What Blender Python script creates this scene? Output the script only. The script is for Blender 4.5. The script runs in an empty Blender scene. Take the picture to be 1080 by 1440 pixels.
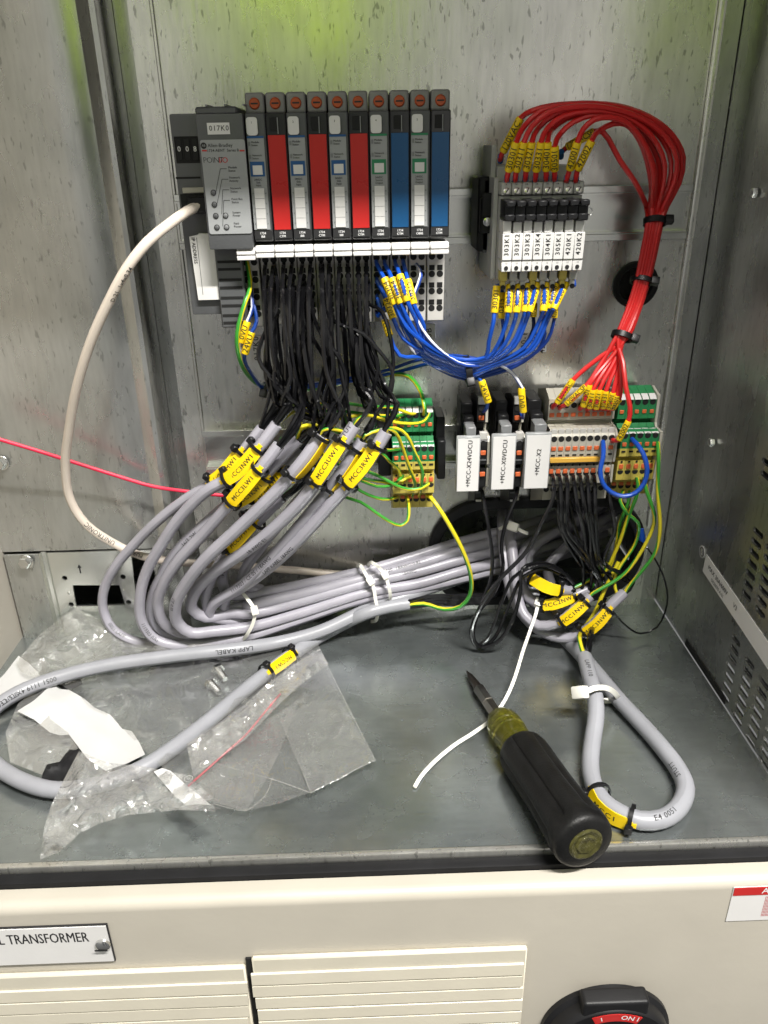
import bpy, bmesh, math, random
import numpy as np
from mathutils import Matrix, Vector
random.seed(7); RS = np.random.RandomState(5)
sc = bpy.context.scene
COL = sc.collection

# ---------------------------------------------------------------- camera
FPX = 1100.0
def _n(v): v = np.array(v, float); return v/np.linalg.norm(v)
_D = np.array([45., 2359., 1100.])
_F = np.array([-35., -(45.*-35.+1100.*1100.)/2359., 1100.])
_Z = -_n(_D); _Y = _n(_F); _X = np.cross(_Y, _Z)
ROT = np.array([_X, _Y, _Z])                 # camera axes (right, down, forward) -> world
CAM = np.array([0., -.57, .36])
cd = bpy.data.cameras.new('camera'); co = bpy.data.objects.new('camera', cd); COL.objects.link(co)
cd.sensor_width = 36; cd.sensor_fit = 'AUTO'; cd.lens = FPX/1440*36; cd.clip_start = .01; cd.clip_end = 50
_M = np.eye(4); _M[:3, 0] = ROT[:, 0]; _M[:3, 1] = -ROT[:, 1]; _M[:3, 2] = -ROT[:, 2]; _M[:3, 3] = CAM
co.matrix_world = Matrix(_M.tolist())
sc.camera = co
cd.dof.use_dof = False

# ---------------------------------------------------------------- light
w = bpy.data.worlds.new('World'); sc.world = w; w.use_nodes = True
wn = w.node_tree; bg = wn.nodes['Background']
tc = wn.nodes.new('ShaderNodeTexCoord'); sx = wn.nodes.new('ShaderNodeSeparateXYZ'); cr = wn.nodes.new('ShaderNodeValToRGB')
mr = wn.nodes.new('ShaderNodeMapRange'); mr.inputs[1].default_value = -1; mr.inputs[2].default_value = 1
wn.links.new(tc.outputs['Generated'], sx.inputs[0]); wn.links.new(sx.outputs[2], mr.inputs[0]); wn.links.new(mr.outputs[0], cr.inputs[0])
wn.links.new(cr.outputs[0], bg.inputs[0])
cr.color_ramp.elements[0].color = (.22, .22, .215, 1); cr.color_ramp.elements[1].color = (.9, .9, .86, 1)
e_ = cr.color_ramp.elements.new(.5); e_.color = (1.2, 1.16, 1.1, 1); e_ = cr.color_ramp.elements.new(.42); e_.color = (.5, .5, .49, 1)
bg.inputs[1].default_value = .56
def area(name, loc, target, sx_, sy_, power, color):
    l = bpy.data.lights.new(name, 'AREA'); l.shape = 'RECTANGLE'; l.size = sx_; l.size_y = sy_; l.energy = power; l.color = color
    o = bpy.data.objects.new(name, l); COL.objects.link(o); o.location = loc
    d = Vector(target)-Vector(loc); o.rotation_euler = d.to_track_quat('-Z', 'Y').to_euler(); return o
area('ceiling_tube', (.58, -1.02, 1.78), (.58, -.15, .2), .95, .05, 100, (1, .97, .92))
area('ceiling_tube.001', (-.7, -1.9, 1.9), (0, -.1, .2), 1.2, .3, 6, (1, .97, .92))
area('added_vest_lamp', (-.3, .45, 2.3), (-.2, -1.1, .8), 1.2, .25, 120, (1, .97, .92))  # lamp added only to brighten the vest mirrored in the sheet metal
sc.view_settings.view_transform = 'Standard'; sc.view_settings.look = 'None'; sc.view_settings.exposure = 0; sc.view_settings.gamma = 1
sc.cycles.max_bounces = 8; sc.cycles.transparent_max_bounces = 16; sc.cycles.use_denoising = True
sc.cycles.caustics_reflective = False; sc.cycles.caustics_refractive = False

# ---------------------------------------------------------------- pixel -> point on a real plane
def _ray(px, py): return ROT @ np.array([px-540., py-720., FPX])
def P(px, py, d):                        # d = millimetres in front of the back wall
    r = _ray(px, py); return CAM + r*((-d/1000.-CAM[1])/r[1])
def G(px, py, h=0):                      # h = millimetres above the cabinet floor
    r = _ray(px, py); return CAM + r*((h/1000.-CAM[2])/r[2])
def PX(px, py, x):                       # on the plane X = x
    r = _ray(px, py); return CAM + r*((x-CAM[0])/r[0])
def zat(py, d, px=540): return P(px, py, d)[2]
def xat(px, py, d): return P(px, py, d)[0]

# ---------------------------------------------------------------- materials
def mat(name, col, rough=.45, metal=0., var=.06, scale=60., bump=0., spec=.5, **kw):
    m = bpy.data.materials.new(name); m.use_nodes = True; nt = m.node_tree; b = nt.nodes['Principled BSDF']
    b.inputs['Metallic'].default_value = metal; b.inputs['Roughness'].default_value = rough
    b.inputs['Specular IOR Level'].default_value = spec
    t = nt.nodes.new('ShaderNodeTexCoord'); n = nt.nodes.new('ShaderNodeTexNoise'); n.inputs['Scale'].default_value = scale
    n.inputs['Detail'].default_value = 5; nt.links.new(t.outputs['Object'], n.inputs['Vector'])
    r = nt.nodes.new('ShaderNodeValToRGB'); r.color_ramp.elements[0].position = .3; r.color_ramp.elements[1].position = .7
    r.color_ramp.elements[0].color = tuple(c*(1-var) for c in col)+(1,); r.color_ramp.elements[1].color = tuple(min(1, c*(1+var)) for c in col)+(1,)
    nt.links.new(n.outputs['Fac'], r.inputs[0]); nt.links.new(r.outputs[0], b.inputs['Base Color'])
    q = nt.nodes.new('ShaderNodeMapRange'); q.inputs[3].default_value = max(0, rough-.07); q.inputs[4].default_value = rough+.07
    nt.links.new(n.outputs['Fac'], q.inputs[0]); nt.links.new(q.outputs[0], b.inputs['Roughness'])
    if bump:
        n2 = nt.nodes.new('ShaderNodeTexNoise'); n2.inputs['Scale'].default_value = scale*9; nt.links.new(t.outputs['Object'], n2.inputs['Vector'])
        bp = nt.nodes.new('ShaderNodeBump'); bp.inputs['Strength'].default_value = bump; bp.inputs['Distance'].default_value = .0004
        nt.links.new(n2.outputs['Fac'], bp.inputs['Height']); nt.links.new(bp.outputs[0], b.inputs['Normal'])
    for k, v in kw.items(): b.inputs[k.replace('_', ' ')].default_value = v
    return m
def galvanised(name, c0, c1, rough, metal, streak=(300, 300, 45), scr=.35, var=.1):
    m = bpy.data.materials.new(name); m.use_nodes = True; nt = m.node_tree; N = nt.nodes; L = nt.links; b = N['Principled BSDF']
    t = N.new('ShaderNodeTexCoord')
    def noise(scale, vec=(1, 1, 1), det=6, dist=0):
        mp = N.new('ShaderNodeMapping'); mp.inputs['Scale'].default_value = vec; L.new(t.outputs['Object'], mp.inputs[0])
        n = N.new('ShaderNodeTexNoise'); n.inputs['Scale'].default_value = scale; n.inputs['Detail'].default_value = det
        n.inputs['Distortion'].default_value = dist; L.new(mp.outputs[0], n.inputs['Vector']); return n.outputs['Fac']
    def ramp(f, p0, p1, c0=(0, 0, 0, 1), c1=(1, 1, 1, 1)):
        r = N.new('ShaderNodeValToRGB'); r.color_ramp.elements[0].position = p0; r.color_ramp.elements[1].position = p1
        r.color_ramp.elements[0].color = c0; r.color_ramp.elements[1].color = c1; L.new(f, r.inputs[0]); return r.outputs[0]
    big = noise(9, dist=.6); mid = noise(45, (1, 1, .5)); st = noise(1, streak, 3); fl = noise(1, (430, 430, 135), 2, .3)
    base = ramp(big, .32, .7, c0+(1,), c1+(1,))
    mx = N.new('ShaderNodeMix'); mx.data_type = 'RGBA'; mx.blend_type = 'OVERLAY'; mx.inputs[0].default_value = .3
    L.new(base, mx.inputs[6]); L.new(ramp(mid, .25, .75, (.38, .38, .38, 1), (.62, .62, .62, 1)), mx.inputs[7])
    m2 = N.new('ShaderNodeMix'); m2.data_type = 'RGBA'; m2.blend_type = 'MULTIPLY'; m2.inputs[0].default_value = 1
    L.new(mx.outputs[2], m2.inputs[6]); L.new(ramp(st, .3, .6, (1-var, 1-var, 1-var, 1), (1, 1, 1, 1)), m2.inputs[7])
    m3 = N.new('ShaderNodeMix'); m3.data_type = 'RGBA'; m3.blend_type = 'MULTIPLY'; m3.inputs[0].default_value = scr
    L.new(m2.outputs[2], m3.inputs[6]); L.new(ramp(fl, .30, .36, (.15, .15, .14, 1), (1, 1, 1, 1)), m3.inputs[7])
    L.new(m3.outputs[2], b.inputs['Base Color']); b.inputs['Metallic'].default_value = metal
    rr = N.new('ShaderNodeMapRange'); rr.inputs[3].default_value = rough-.12; rr.inputs[4].default_value = rough+.12
    L.new(mid, rr.inputs[0]); L.new(rr.outputs[0], b.inputs['Roughness'])
    bp = N.new('ShaderNodeBump'); bp.inputs['Strength'].default_value = .12; bp.inputs['Distance'].default_value = .0005
    ad = N.new('ShaderNodeMath'); ad.operation = 'ADD'; L.new(mid, ad.inputs[0]); L.new(st, ad.inputs[1])
    L.new(ad.outputs[0], bp.inputs['Height']); L.new(bp.outputs[0], b.inputs['Normal'])
    return m
def striped(name, c0, c1, lo, hi, rough=.3):
    # two-colour insulation: the stripe follows the wire's own UV
    m = bpy.data.materials.new(name); m.use_nodes = True; nt = m.node_tree; N = nt.nodes; L = nt.links; b = N['Principled BSDF']
    u = N.new('ShaderNodeUVMap'); s = N.new('ShaderNodeSeparateXYZ'); L.new(u.outputs[0], s.inputs[0])
    fr = N.new('ShaderNodeMath'); fr.operation = 'FRACT'; L.new(s.outputs[1], fr.inputs[0])
    a = N.new('ShaderNodeMath'); a.operation = 'GREATER_THAN'; a.inputs[1].default_value = lo; L.new(fr.outputs[0], a.inputs[0])
    c = N.new('ShaderNodeMath'); c.operation = 'LESS_THAN'; c.inputs[1].default_value = hi; L.new(fr.outputs[0], c.inputs[0])
    k = N.new('ShaderNodeMath'); k.operation = 'MULTIPLY'; L.new(a.outputs[0], k.inputs[0]); L.new(c.outputs[0], k.inputs[1])
    mx = N.new('ShaderNodeMix'); mx.data_type = 'RGBA'; mx.inputs[6].default_value = c0+(1,); mx.inputs[7].default_value = c1+(1,)
    L.new(k.outputs[0], mx.inputs[0]); L.new(mx.outputs[2], b.inputs['Base Color']); b.inputs['Roughness'].default_value = rough
    return m
def film(name, tint, cover, rough, bscale, bstr, sheen=.10, bd=.003):
    m = bpy.data.materials.new(name); m.use_nodes = True; nt = m.node_tree; N = nt.nodes; L = nt.links; b = N['Principled BSDF']; out = N['Material Output']
    b.inputs['Base Color'].default_value = tint+(1,); b.inputs['Roughness'].default_value = rough
    t = N.new('ShaderNodeTexCoord'); n = N.new('ShaderNodeTexNoise'); n.inputs['Scale'].default_value = bscale; n.inputs['Detail'].default_value = 4; n.inputs['Distortion'].default_value = 1.2
    L.new(t.outputs['Object'], n.inputs['Vector'])
    bp = N.new('ShaderNodeBump'); bp.inputs['Strength'].default_value = bstr; bp.inputs['Distance'].default_value = bd; L.new(n.outputs['Fac'], bp.inputs['Height']); L.new(bp.outputs[0], b.inputs['Normal'])
    gl = N.new('ShaderNodeBsdfGlossy'); gl.inputs['Roughness'].default_value = rough*.6; gl.inputs['Color'].default_value = (1, 1, 1, 1); L.new(bp.outputs[0], gl.inputs['Normal'])
    tr = N.new('ShaderNodeBsdfTransparent'); tr.inputs[0].default_value = (.96, .96, .95, 1)
    m1 = N.new('ShaderNodeMixShader'); m1.inputs[0].default_value = cover; L.new(tr.outputs[0], m1.inputs[1]); L.new(b.outputs[0], m1.inputs[2])
    lw_ = N.new('ShaderNodeLayerWeight'); lw_.inputs[0].default_value = .5; L.new(bp.outputs[0], lw_.inputs['Normal'])
    pw = N.new('ShaderNodeMath'); pw.operation = 'POWER'; pw.inputs[1].default_value = 3.5; L.new(lw_.outputs['Facing'], pw.inputs[0])
    fz = N.new('ShaderNodeMath'); fz.operation = 'MULTIPLY_ADD'; fz.inputs[1].default_value = .6; fz.inputs[2].default_value = sheen; L.new(pw.outputs[0], fz.inputs[0])
    m2 = N.new('ShaderNodeMixShader'); L.new(fz.outputs[0], m2.inputs[0]); L.new(m1.outputs[0], m2.inputs[1]); L.new(gl.outputs[0], m2.inputs[2])
    L.new(m2.outputs[0], out.inputs[0]); return m
M = dict(
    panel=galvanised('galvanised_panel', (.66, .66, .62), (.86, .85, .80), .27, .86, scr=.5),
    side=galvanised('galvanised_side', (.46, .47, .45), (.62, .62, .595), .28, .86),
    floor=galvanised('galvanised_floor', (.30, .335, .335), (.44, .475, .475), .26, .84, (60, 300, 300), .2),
    rail=mat('zinc_rail', (.74, .75, .71), .24, .92, .06, 40), bolt=mat('bolt_zinc', (.72, .72, .7), .22, 1, .05),
    beige=mat('beige_paint', (.44, .41, .35), .45, 0, .03, 25, .15), cream=mat('cream_paint', (.60, .56, .46), .45, 0, .04, 30, .15),
    rubber=mat('black_rubber', (.008, .008, .009), .6, 0, .3, 40, .2, .25), black=mat('black_plastic', (.008, .008, .009), .45, 0, .15, 60, .1, .3),
    void=mat('dark_socket', (.004, .004, .004), .8),
    dgrey=mat('dark_grey_plastic', (.085, .088, .092), .45, 0, .06, 70, .25), mgrey=mat('mid_grey_plastic', (.19, .195, .2), .4, 0, .05, 70, .2),
    face=mat('grey_faceplate', (.31, .32, .325), .38, 0, .03), tab=mat('grey_tab', (.2, .2, .19), .45, 0, .06, 60, .2),
    lgrey=mat('light_grey_plastic', (.47, .46, .435), .45, 0, .04, 70, .15), relay=mat('relay_grey', (.42, .42, .4), .45, 0, .05, 60, .2),
    ivory=mat('ivory_plastic', (.43, .41, .35), .42, 0, .05, 60, .2), base=mat('terminal_base_grey', (.52, .505, .48), .45, 0, .04, 60, .2),
    white=mat('white_plastic', (.68, .67, .655), .4, 0, .03), label=mat('white_label', (.7, .69, .68), .4, 0, .02),
    red=mat('red_strip', (.5, .022, .02), .3, 0, .03), blue=mat('blue_strip', (.008, .075, .2), .3, 0, .03), smoke=mat('smoked_plastic', (.035, .035, .037), .2),
    lblue=mat('blue_print', (.012, .08, .24), .4), lgreen=mat('green_print', (.02, .2, .09), .4), ink=mat('black_ink', (.012, .012, .013), .6), wink=mat('white_ink', (.8, .8, .8), .5), redink=mat('red_ink', (.5, .03, .03), .5),
    orange=mat('orange_plastic', (.62, .13, .04), .4, 0, .08), screw=mat('orange_screw', (.42, .075, .02), .4, 0, .15, 300), steel=mat('screw_steel', (.55, .53, .5), .28, 1),
    green=mat('green_terminal', (.02, .19, .065), .4, 0, .08, 60, .2), tyel=mat('yellow_terminal', (.55, .45, .09), .45, 0, .15, 60, .2), bar=mat('yellow_bar', (.7, .4, .06), .4),
    yellow=mat('yellow_sleeve', (.88, .6, .006), .42, 0, .05, 120), marker=mat('yellow_marker', (.9, .62, .003), .33, 0, .05, 80),
    wblack=mat('black_wire', (.006, .006, .007), .15, 0, .1, 60, 0, .5), cable=mat('grey_cable', (.335, .325, .37), .31, 0, .09, 45, .2), cable2=mat('grey_cable_dark', (.28, .285, .31), .38, 0, .05, 60, .1),
    wred=mat('red_wire', (.66, .022, .022), .35, 0, .06), wblue=mat('blue_wire', (.008, .07, .42), .3, 0, .06), navy=mat('navy_wire', (.01, .02, .09), .35),
    ivcable=mat('ivory_cable', (.66, .58, .5), .45, 0, .04, 50), pink=mat('red_cord', (.62, .02, .06), .4), ferr=mat('blue_ferrule', (.01, .12, .36), .4),
    gy=striped('green_yellow_wire', (.66, .56, .02), (.04, .28, .03), .0, .42), bw=striped('blue_white_wire', (.012, .05, .3), (.75, .77, .85), .1, .36),
    tie=mat('white_tie', (.78, .77, .7), .4, 0, .03), btie=mat('black_tie', (.006, .006, .007), .4, spec=.35),
    paper=mat('white_paper', (.52, .52, .515), .7, 0, .02), grip=mat('black_grip', (.006, .006, .006), .46, 0, .3, 90, .5, .3),
    wlabel=mat('bright_label', (.88, .86, .85), .35, 0, .02),
    amber=mat('amber_plastic', (.55, .52, .06), .10, 0, .3, 110, .2, .5, Transmission_Weight=.92), shaft=mat('tool_steel', (.38, .36, .33), .3, 1, .1), tip=mat('dark_tool_steel', (.12, .1, .09), .4, 1, .15),
    cap=mat('dark_amber', (.085, .08, .02), .12, 0, .5, 260, .6, .5, Transmission_Weight=.4),
    bag=film('clear_film', (.85, .84, .81), .17, .16, 60, .9, .15, .004), sheet=film('thin_film', (.85, .85, .84), .085, .12, 30, .5, .11),
    fray=film('crumpled_film', (.9, .89, .86), .20, .24, 70, .9, .22, .0045), zipred=mat('red_zip', (.6, .02, .05), .4),
)

# ---------------------------------------------------------------- object helpers
def thing(name, label, cat, loc=(0, 0, 0), group=None):
    o = bpy.data.objects.new(name, None); COL.objects.link(o); o.empty_display_size = .01
    o.location = tuple(map(float, loc)); o['label'] = label; o['category'] = cat
    if group: o['group'] = group
    return o
def tag(o, label, cat, group=None):
    o['label'] = label; o['category'] = cat
    if group: o['group'] = group
    return o
def root_loc(p):
    v = np.zeros(3)
    while p is not None: v += np.array(p.location); p = p.parent
    return v
def obj(name, geo, m, parent=None, kind=None, smooth=True, label=None):
    v, fc = geo[0], geo[1]; uv = geo[2] if len(geo) > 2 else None
    v = np.asarray(v, float); off = np.zeros(3)
    if parent is None: off = v.mean(axis=0); off[2] = v[:, 2].min()
    v = v-off-(root_loc(parent) if parent else 0)
    me = bpy.data.meshes.new(name); me.from_pydata(v.tolist(), [], fc)
    if uv is not None:
        l = me.uv_layers.new(name='UVMap'); li = np.empty(len(me.loops), int); me.loops.foreach_get('vertex_index', li)
        l.data.foreach_set('uv', np.asarray(uv, float)[li].ravel())
    if isinstance(m, str): m = M[m]
    me.materials.append(m)
    if smooth:
        me.polygons.foreach_set('use_smooth', [True]*len(me.polygons))
        me.set_sharp_from_angle(angle=math.radians(38))
    o = bpy.data.objects.new(name, me); COL.objects.link(o); o.location = off.tolist()
    if parent is not None: o.parent = parent
    if kind: o['kind'] = kind
    if label: o['label'] = label
    return o
def dup(root, loc, label=None, group=None):
    r = root.copy(); COL.objects.link(r); r.location = tuple(map(float, loc))
    if label: r['label'] = label
    if group: r['group'] = group
    for ch in list(root.children):
        c = ch.copy(); COL.objects.link(c); c.parent = r
        for g in ch.children:
            d = g.copy(); COL.objects.link(d); d.parent = c
    return r
def join(*gs):
    V = []; F_ = []; n = 0
    for g in gs:
        V.append(np.asarray(g[0], float)); F_ += [tuple(i+n for i in f) for f in g[1]]; n += len(g[0])
    return np.vstack(V), F_
def from_bm(bm):
    bm.verts.ensure_lookup_table(); bm.verts.index_update()
    g = (np.array([v.co[:] for v in bm.verts]), [tuple(v.index for v in f.verts) for f in bm.faces]); bm.free(); return g
def box(x0, x1, y0, y1, z0, z1, bev=0., seg=1):
    bm = bmesh.new(); bmesh.ops.create_cube(bm, size=1)
    for v in bm.verts: v.co = ((x0+x1)/2+v.co.x*(x1-x0), (y0+y1)/2+v.co.y*(y1-y0), (z0+z1)/2+v.co.z*(z1-z0))
    if bev: bmesh.ops.bevel(bm, geom=bm.edges[:], offset=bev, segments=seg, affect='EDGES', profile=.6)
    return from_bm(bm)
def curve2d(loops, ext=0., bev=0., res=1):
    cu = bpy.data.curves.new('tmp', 'CURVE'); cu.dimensions = '2D'; cu.fill_mode = 'BOTH'; cu.extrude = ext; cu.bevel_depth = bev; cu.bevel_resolution = res; cu.offset = -bev
    for lp in loops:
        s = cu.splines.new('POLY'); s.points.add(len(lp)-1); s.use_cyclic_u = True
        for p, q in zip(s.points, lp): p.co = (q[0], q[1], 0, 1)
    o = bpy.data.objects.new('tmp', cu); me = o.to_mesh()
    g = (np.array([v.co[:] for v in me.vertices]), [tuple(p.vertices) for p in me.polygons])
    o.to_mesh_clear(); bpy.data.objects.remove(o); bpy.data.curves.remove(cu); return g
def onto(g, o, u, v, n=None):              # 2-D outline/lettering laid on a plane: o + x*u + y*v + z*n
    u = np.array(u, float); v = np.array(v, float); n = np.cross(u, v) if n is None else np.array(n, float)
    a = np.asarray(g[0]); return np.array(o)+a[:, :1]*u+a[:, 1:2]*v+a[:, 2:3]*n, g[1]
EX, EY, EZ = np.eye(3)
def plate(loops, o, u=EX, v=EZ, t=.001, bev=0., res=1):     # extruded outline, its front face on the plane
    g = curve2d(loops, max(t/2-bev, 1e-5), bev, res); a = g[0]; a[:, 2] -= a[:, 2].max(); return onto((a, g[1]), o, u, v)
def rect(x0, x1, y0, y1, r=0., n=4):
    if not r: return [(x0, y0), (x1, y0), (x1, y1), (x0, y1)]
    L = []
    for cx, cy, a in ((x1-r, y0+r, -90), (x1-r, y1-r, 0), (x0+r, y1-r, 90), (x0+r, y0+r, 180)):
        L += [(cx+r*math.cos(math.radians(a+90*k/n)), cy+r*math.sin(math.radians(a+90*k/n))) for k in range(n+1)]
    return L
def circ(cx, cy, r, n=16, ry=None):
    ry = ry or r; return [(cx+r*math.cos(2*math.pi*k/n), cy+ry*math.sin(2*math.pi*k/n)) for k in range(n)]
_tc = {}
def text2d(s, size, align='CENTER', bold=0., sp=1.):
    bold = 0 if 'M' in s else min(bold, .006); k = (s, align, bold, sp)
    if k not in _tc:
        cu = bpy.data.curves.new('tmp', 'FONT'); cu.body = s; cu.align_x = align; cu.align_y = 'CENTER'; cu.size = 1; cu.resolution_u = 2; cu.offset = bold; cu.space_character = sp
        o = bpy.data.objects.new('tmp', cu); me = o.to_mesh()
        bm = bmesh.new(); bm.from_mesh(me)
        for yc in (-.25, -.12, 0, .12, .25):   # cut the glyphs so that they can follow a round surface
            bmesh.ops.bisect_plane(bm, geom=bm.verts[:]+bm.edges[:]+bm.faces[:], plane_co=(0, yc, 0), plane_no=(0, 1, 0), dist=1e-5)
        v_, f_ = from_bm(bm); v_ = v_.reshape(-1, 3)
        if 'M' in s: v_, f_ = join((v_-[.016, 0, 0], f_), (v_+[.016, 0, .0004], f_))      # heavier strokes without offsetting the outlines
        _tc[k] = (v_, f_)
        o.to_mesh_clear(); bpy.data.objects.remove(o); bpy.data.curves.remove(cu)
    g = _tc[k]; return g[0]*size, g[1]
def ftext(name, s, size, o, u, v, m, parent, bold=.01, align='CENTER', sp=1., sy=1.):
    g = text2d(s, size, align, bold, sp); a = g[0].copy(); a[:, 1] *= sy
    return obj(name, onto((a, g[1]), o, u, v), m, parent, smooth=False)
def lathe(prof, o, ax, n=20, flute=None):      # prof: (distance along axis, radius)
    ax = _n(ax); t = EZ if abs(ax[2]) < .9 else EX; e1 = _n(np.cross(ax, t)); e2 = np.cross(ax, e1); V = []; F_ = []
    for i, (d, r) in enumerate(prof):
        for k in range(n):
            a = 2*math.pi*k/n; rr = r*(flute(a, i) if flute else 1); V.append(np.array(o)+ax*d+rr*(math.cos(a)*e1+math.sin(a)*e2))
    for i in range(len(prof)-1):
        for k in range(n): F_.append((i*n+k, i*n+(k+1) % n, (i+1)*n+(k+1) % n, (i+1)*n+k))
    F_.append(tuple(range(n))[::-1]); F_.append(tuple((len(prof)-1)*n+k for k in range(n))); return np.array(V), F_
def hexhead(o, ax, r, h): return lathe([(0, r), (h*.8, r), (h, r*.85)], o, ax, 6)
def catmull(pts, step):
    p = np.array(pts, float); p = np.vstack([2*p[0]-p[1], p, 2*p[-1]-p[-2]]); out = []
    for i in range(1, len(p)-2):
        a, b, c, d = p[i-1], p[i], p[i+1], p[i+2]; L = np.linalg.norm(c-b); n = max(2, int(L/step))
        al = [max(1e-6, np.linalg.norm(y-x))**.5 for x, y in ((a, b), (b, c), (c, d))]
        m1 = (b-a)/al[0]-(c-a)/(al[0]+al[1])+(c-b)/al[1]; m2 = (c-b)/al[1]-(d-b)/(al[1]+al[2])+(d-c)/al[2]
        m1 *= al[1]; m2 *= al[1]
        for k in range(n):
            t = k/n; out.append((2*t**3-3*t**2+1)*b+(t**3-2*t**2+t)*m1+(-2*t**3+3*t**2)*c+(t**3-t**2)*m2)
    out.append(p[-2]); return np.array(out)
class Path:                                     # a cable's centre line: sampled points, tangents, frames, arc length
    def __init__(s, pts, step=.004):
        s.c = catmull(pts, step); d = np.gradient(s.c, axis=0); s.t = d/np.linalg.norm(d, axis=1)[:, None]
        s.s = np.concatenate([[0], np.cumsum(np.linalg.norm(np.diff(s.c, axis=0), axis=1))]); s.L = s.s[-1]
        n = _n(np.cross(s.t[0], EX if abs(s.t[0][0]) < .9 else EZ)); ns = []
        for t in s.t: n = _n(n-t*np.dot(n, t)); ns.append(n)
        s.n = np.array(ns); s.b = np.cross(s.t, s.n)
    def at(s, l):
        f = lambda a: np.array([np.interp(l, s.s, a[:, k]) for k in range(3)]); return f(s.c), _n(f(s.t))
    def near(s, p): return s.s[np.argmin(np.linalg.norm(s.c-np.array(p), axis=1))]
def tube(path, r, n=8, twist=0., cap=True):
    R = np.full(len(path.c), r) if np.isscalar(r) else np.interp(path.s/path.L, np.linspace(0, 1, len(r)), r)
    V = []; UV = []; F_ = []
    for i in range(len(path.c)):
        for k in range(n+1):
            a = 2*math.pi*k/n; V.append(path.c[i]+R[i]*(math.cos(a)*path.n[i]+math.sin(a)*path.b[i])); UV.append((path.s[i], k/n+twist*path.s[i]))
    q = n+1
    for i in range(len(path.c)-1):
        for k in range(n): F_.append((i*q+k, i*q+k+1, (i+1)*q+k+1, (i+1)*q+k))
    if cap: F_.append(tuple(range(n))[::-1]); F_.append(tuple((len(path.c)-1)*q+k for k in range(n)))
    return np.array(V), F_, np.array(UV)
def toward(p, t):                               # unit normal of a cable at p on the side seen from the open front
    v = _n(np.array([.0, -.6, .42])-p); return _n(v-t*np.dot(v, t))
def cprint(name, s, path, l0, r, size, m, parent, ang=0., flip=False, bold=.004, sp=1.05):   # lettering printed round a cable
    g = text2d(s, size, 'LEFT', bold, sp); a = g[0]; V = []
    for x, y, z in a:
        l = l0-x if flip else l0+x; p, t = path.at(min(max(l, 0), path.L)); nn = toward(p, t); bb = np.cross(nn, t)
        if flip: bb = -bb
        th = ang+y/r; V.append(p+(r+.00012)*(math.cos(th)*nn+math.sin(th)*bb))
    return obj(name, (np.array(V), g[1]), m, parent, smooth=False)
# ================================================================ the cabinet
YF = G(540, 1260, -8)[1]                       # plane of the lower front
TOP = .60
XR = (P(130, 0, 20)[0]+P(180, 300, 20)[0])/2
XW = .2466                                     # right wall
XL = -.288
# back wall with its two cable openings
hc = P(893, 400, 0); ov0, ov1 = .0475, .2265; oz0, oz1 = .006, .1045; orr = .046
def obround(x0, x1, z0, z1, r, n=10): return rect(x0, x1, z0, z1, r, n)
bw_ = struct_back = obj('back_wall', plate([rect(-.1396, .2305, -.002, TOP), circ(hc[0], hc[2], .0145, 32), obround(ov0+.005, ov1-.005, oz0+.005, oz1-.005, orr-.005)], (0, 0, 0), t=.002), 'panel', kind='structure')
obj('corner_flange', box(.2262, .2308, -.0035, -.0004, .075, TOP, .0012, 2), 'panel', bw_)
obj('corner_fillet', box(.2312, XW-.0006, .008, .010, 0, TOP), 'side', bw_)
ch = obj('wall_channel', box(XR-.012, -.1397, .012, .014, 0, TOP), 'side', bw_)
obj('void_lining', box(XL, XW-.001, .13, .132, -.002, TOP), 'side', kind='structure')
obj('panel_rib', box(-.126, -.1235, -.0012, .0004, -.002, TOP, .0006), 'panel', bw_)
# left plate: a flat sheet with a folded edge
def xprof(pts, z0, z1, name, m, parent=None, kind=None):
    n = len(pts); V = [(x, y, z) for z in (z0, z1) for x, y in pts]
    return obj(name, (np.array(V), [(i, i+1, n+i+1, n+i) for i in range(n-1)]), m, parent, kind)
zb = zat(773, 20, 120)
lp = [(XL, -.02), (XR-.034, -.02), (XR-.022, -.0212), (XR-.012, -.0185), (XR-.008, -.021), (XR-.003, -.0232), (XR, -.0222), (XR+.0012, -.019), (XR+.0015, .011)]
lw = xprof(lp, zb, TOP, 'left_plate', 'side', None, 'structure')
xprof([(XL, -.0185), (XR, -.0185)], zb, zb+.0001, 'plate_hem', 'side', lw)
def lring(c, r0, r1, y, t): return plate([circ(c[0], c[2], r1, 32), circ(c[0], c[2], r0, 32)], (0, y, 0), t=t, bev=.0008)
# rubber edging of the openings
g = lring(hc, .0118, .0162, -.0028, .006); tag(obj('grommet', g, 'rubber'), 'round black rubber grommet in the back wall behind the red wires', 'grommet')
g = plate([obround(ov0, ov1, oz0, oz1, orr, 14), obround(ov0+.009, ov1-.009, oz0+.009, oz1-.009, orr-.009, 14)], (0, -.005, 0), t=.008, bev=.0016, res=2)
tag(obj('edge_trim', g, 'rubber'), 'black rubber edging round the wide oval cable opening near the floor', 'edge trim')
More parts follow.
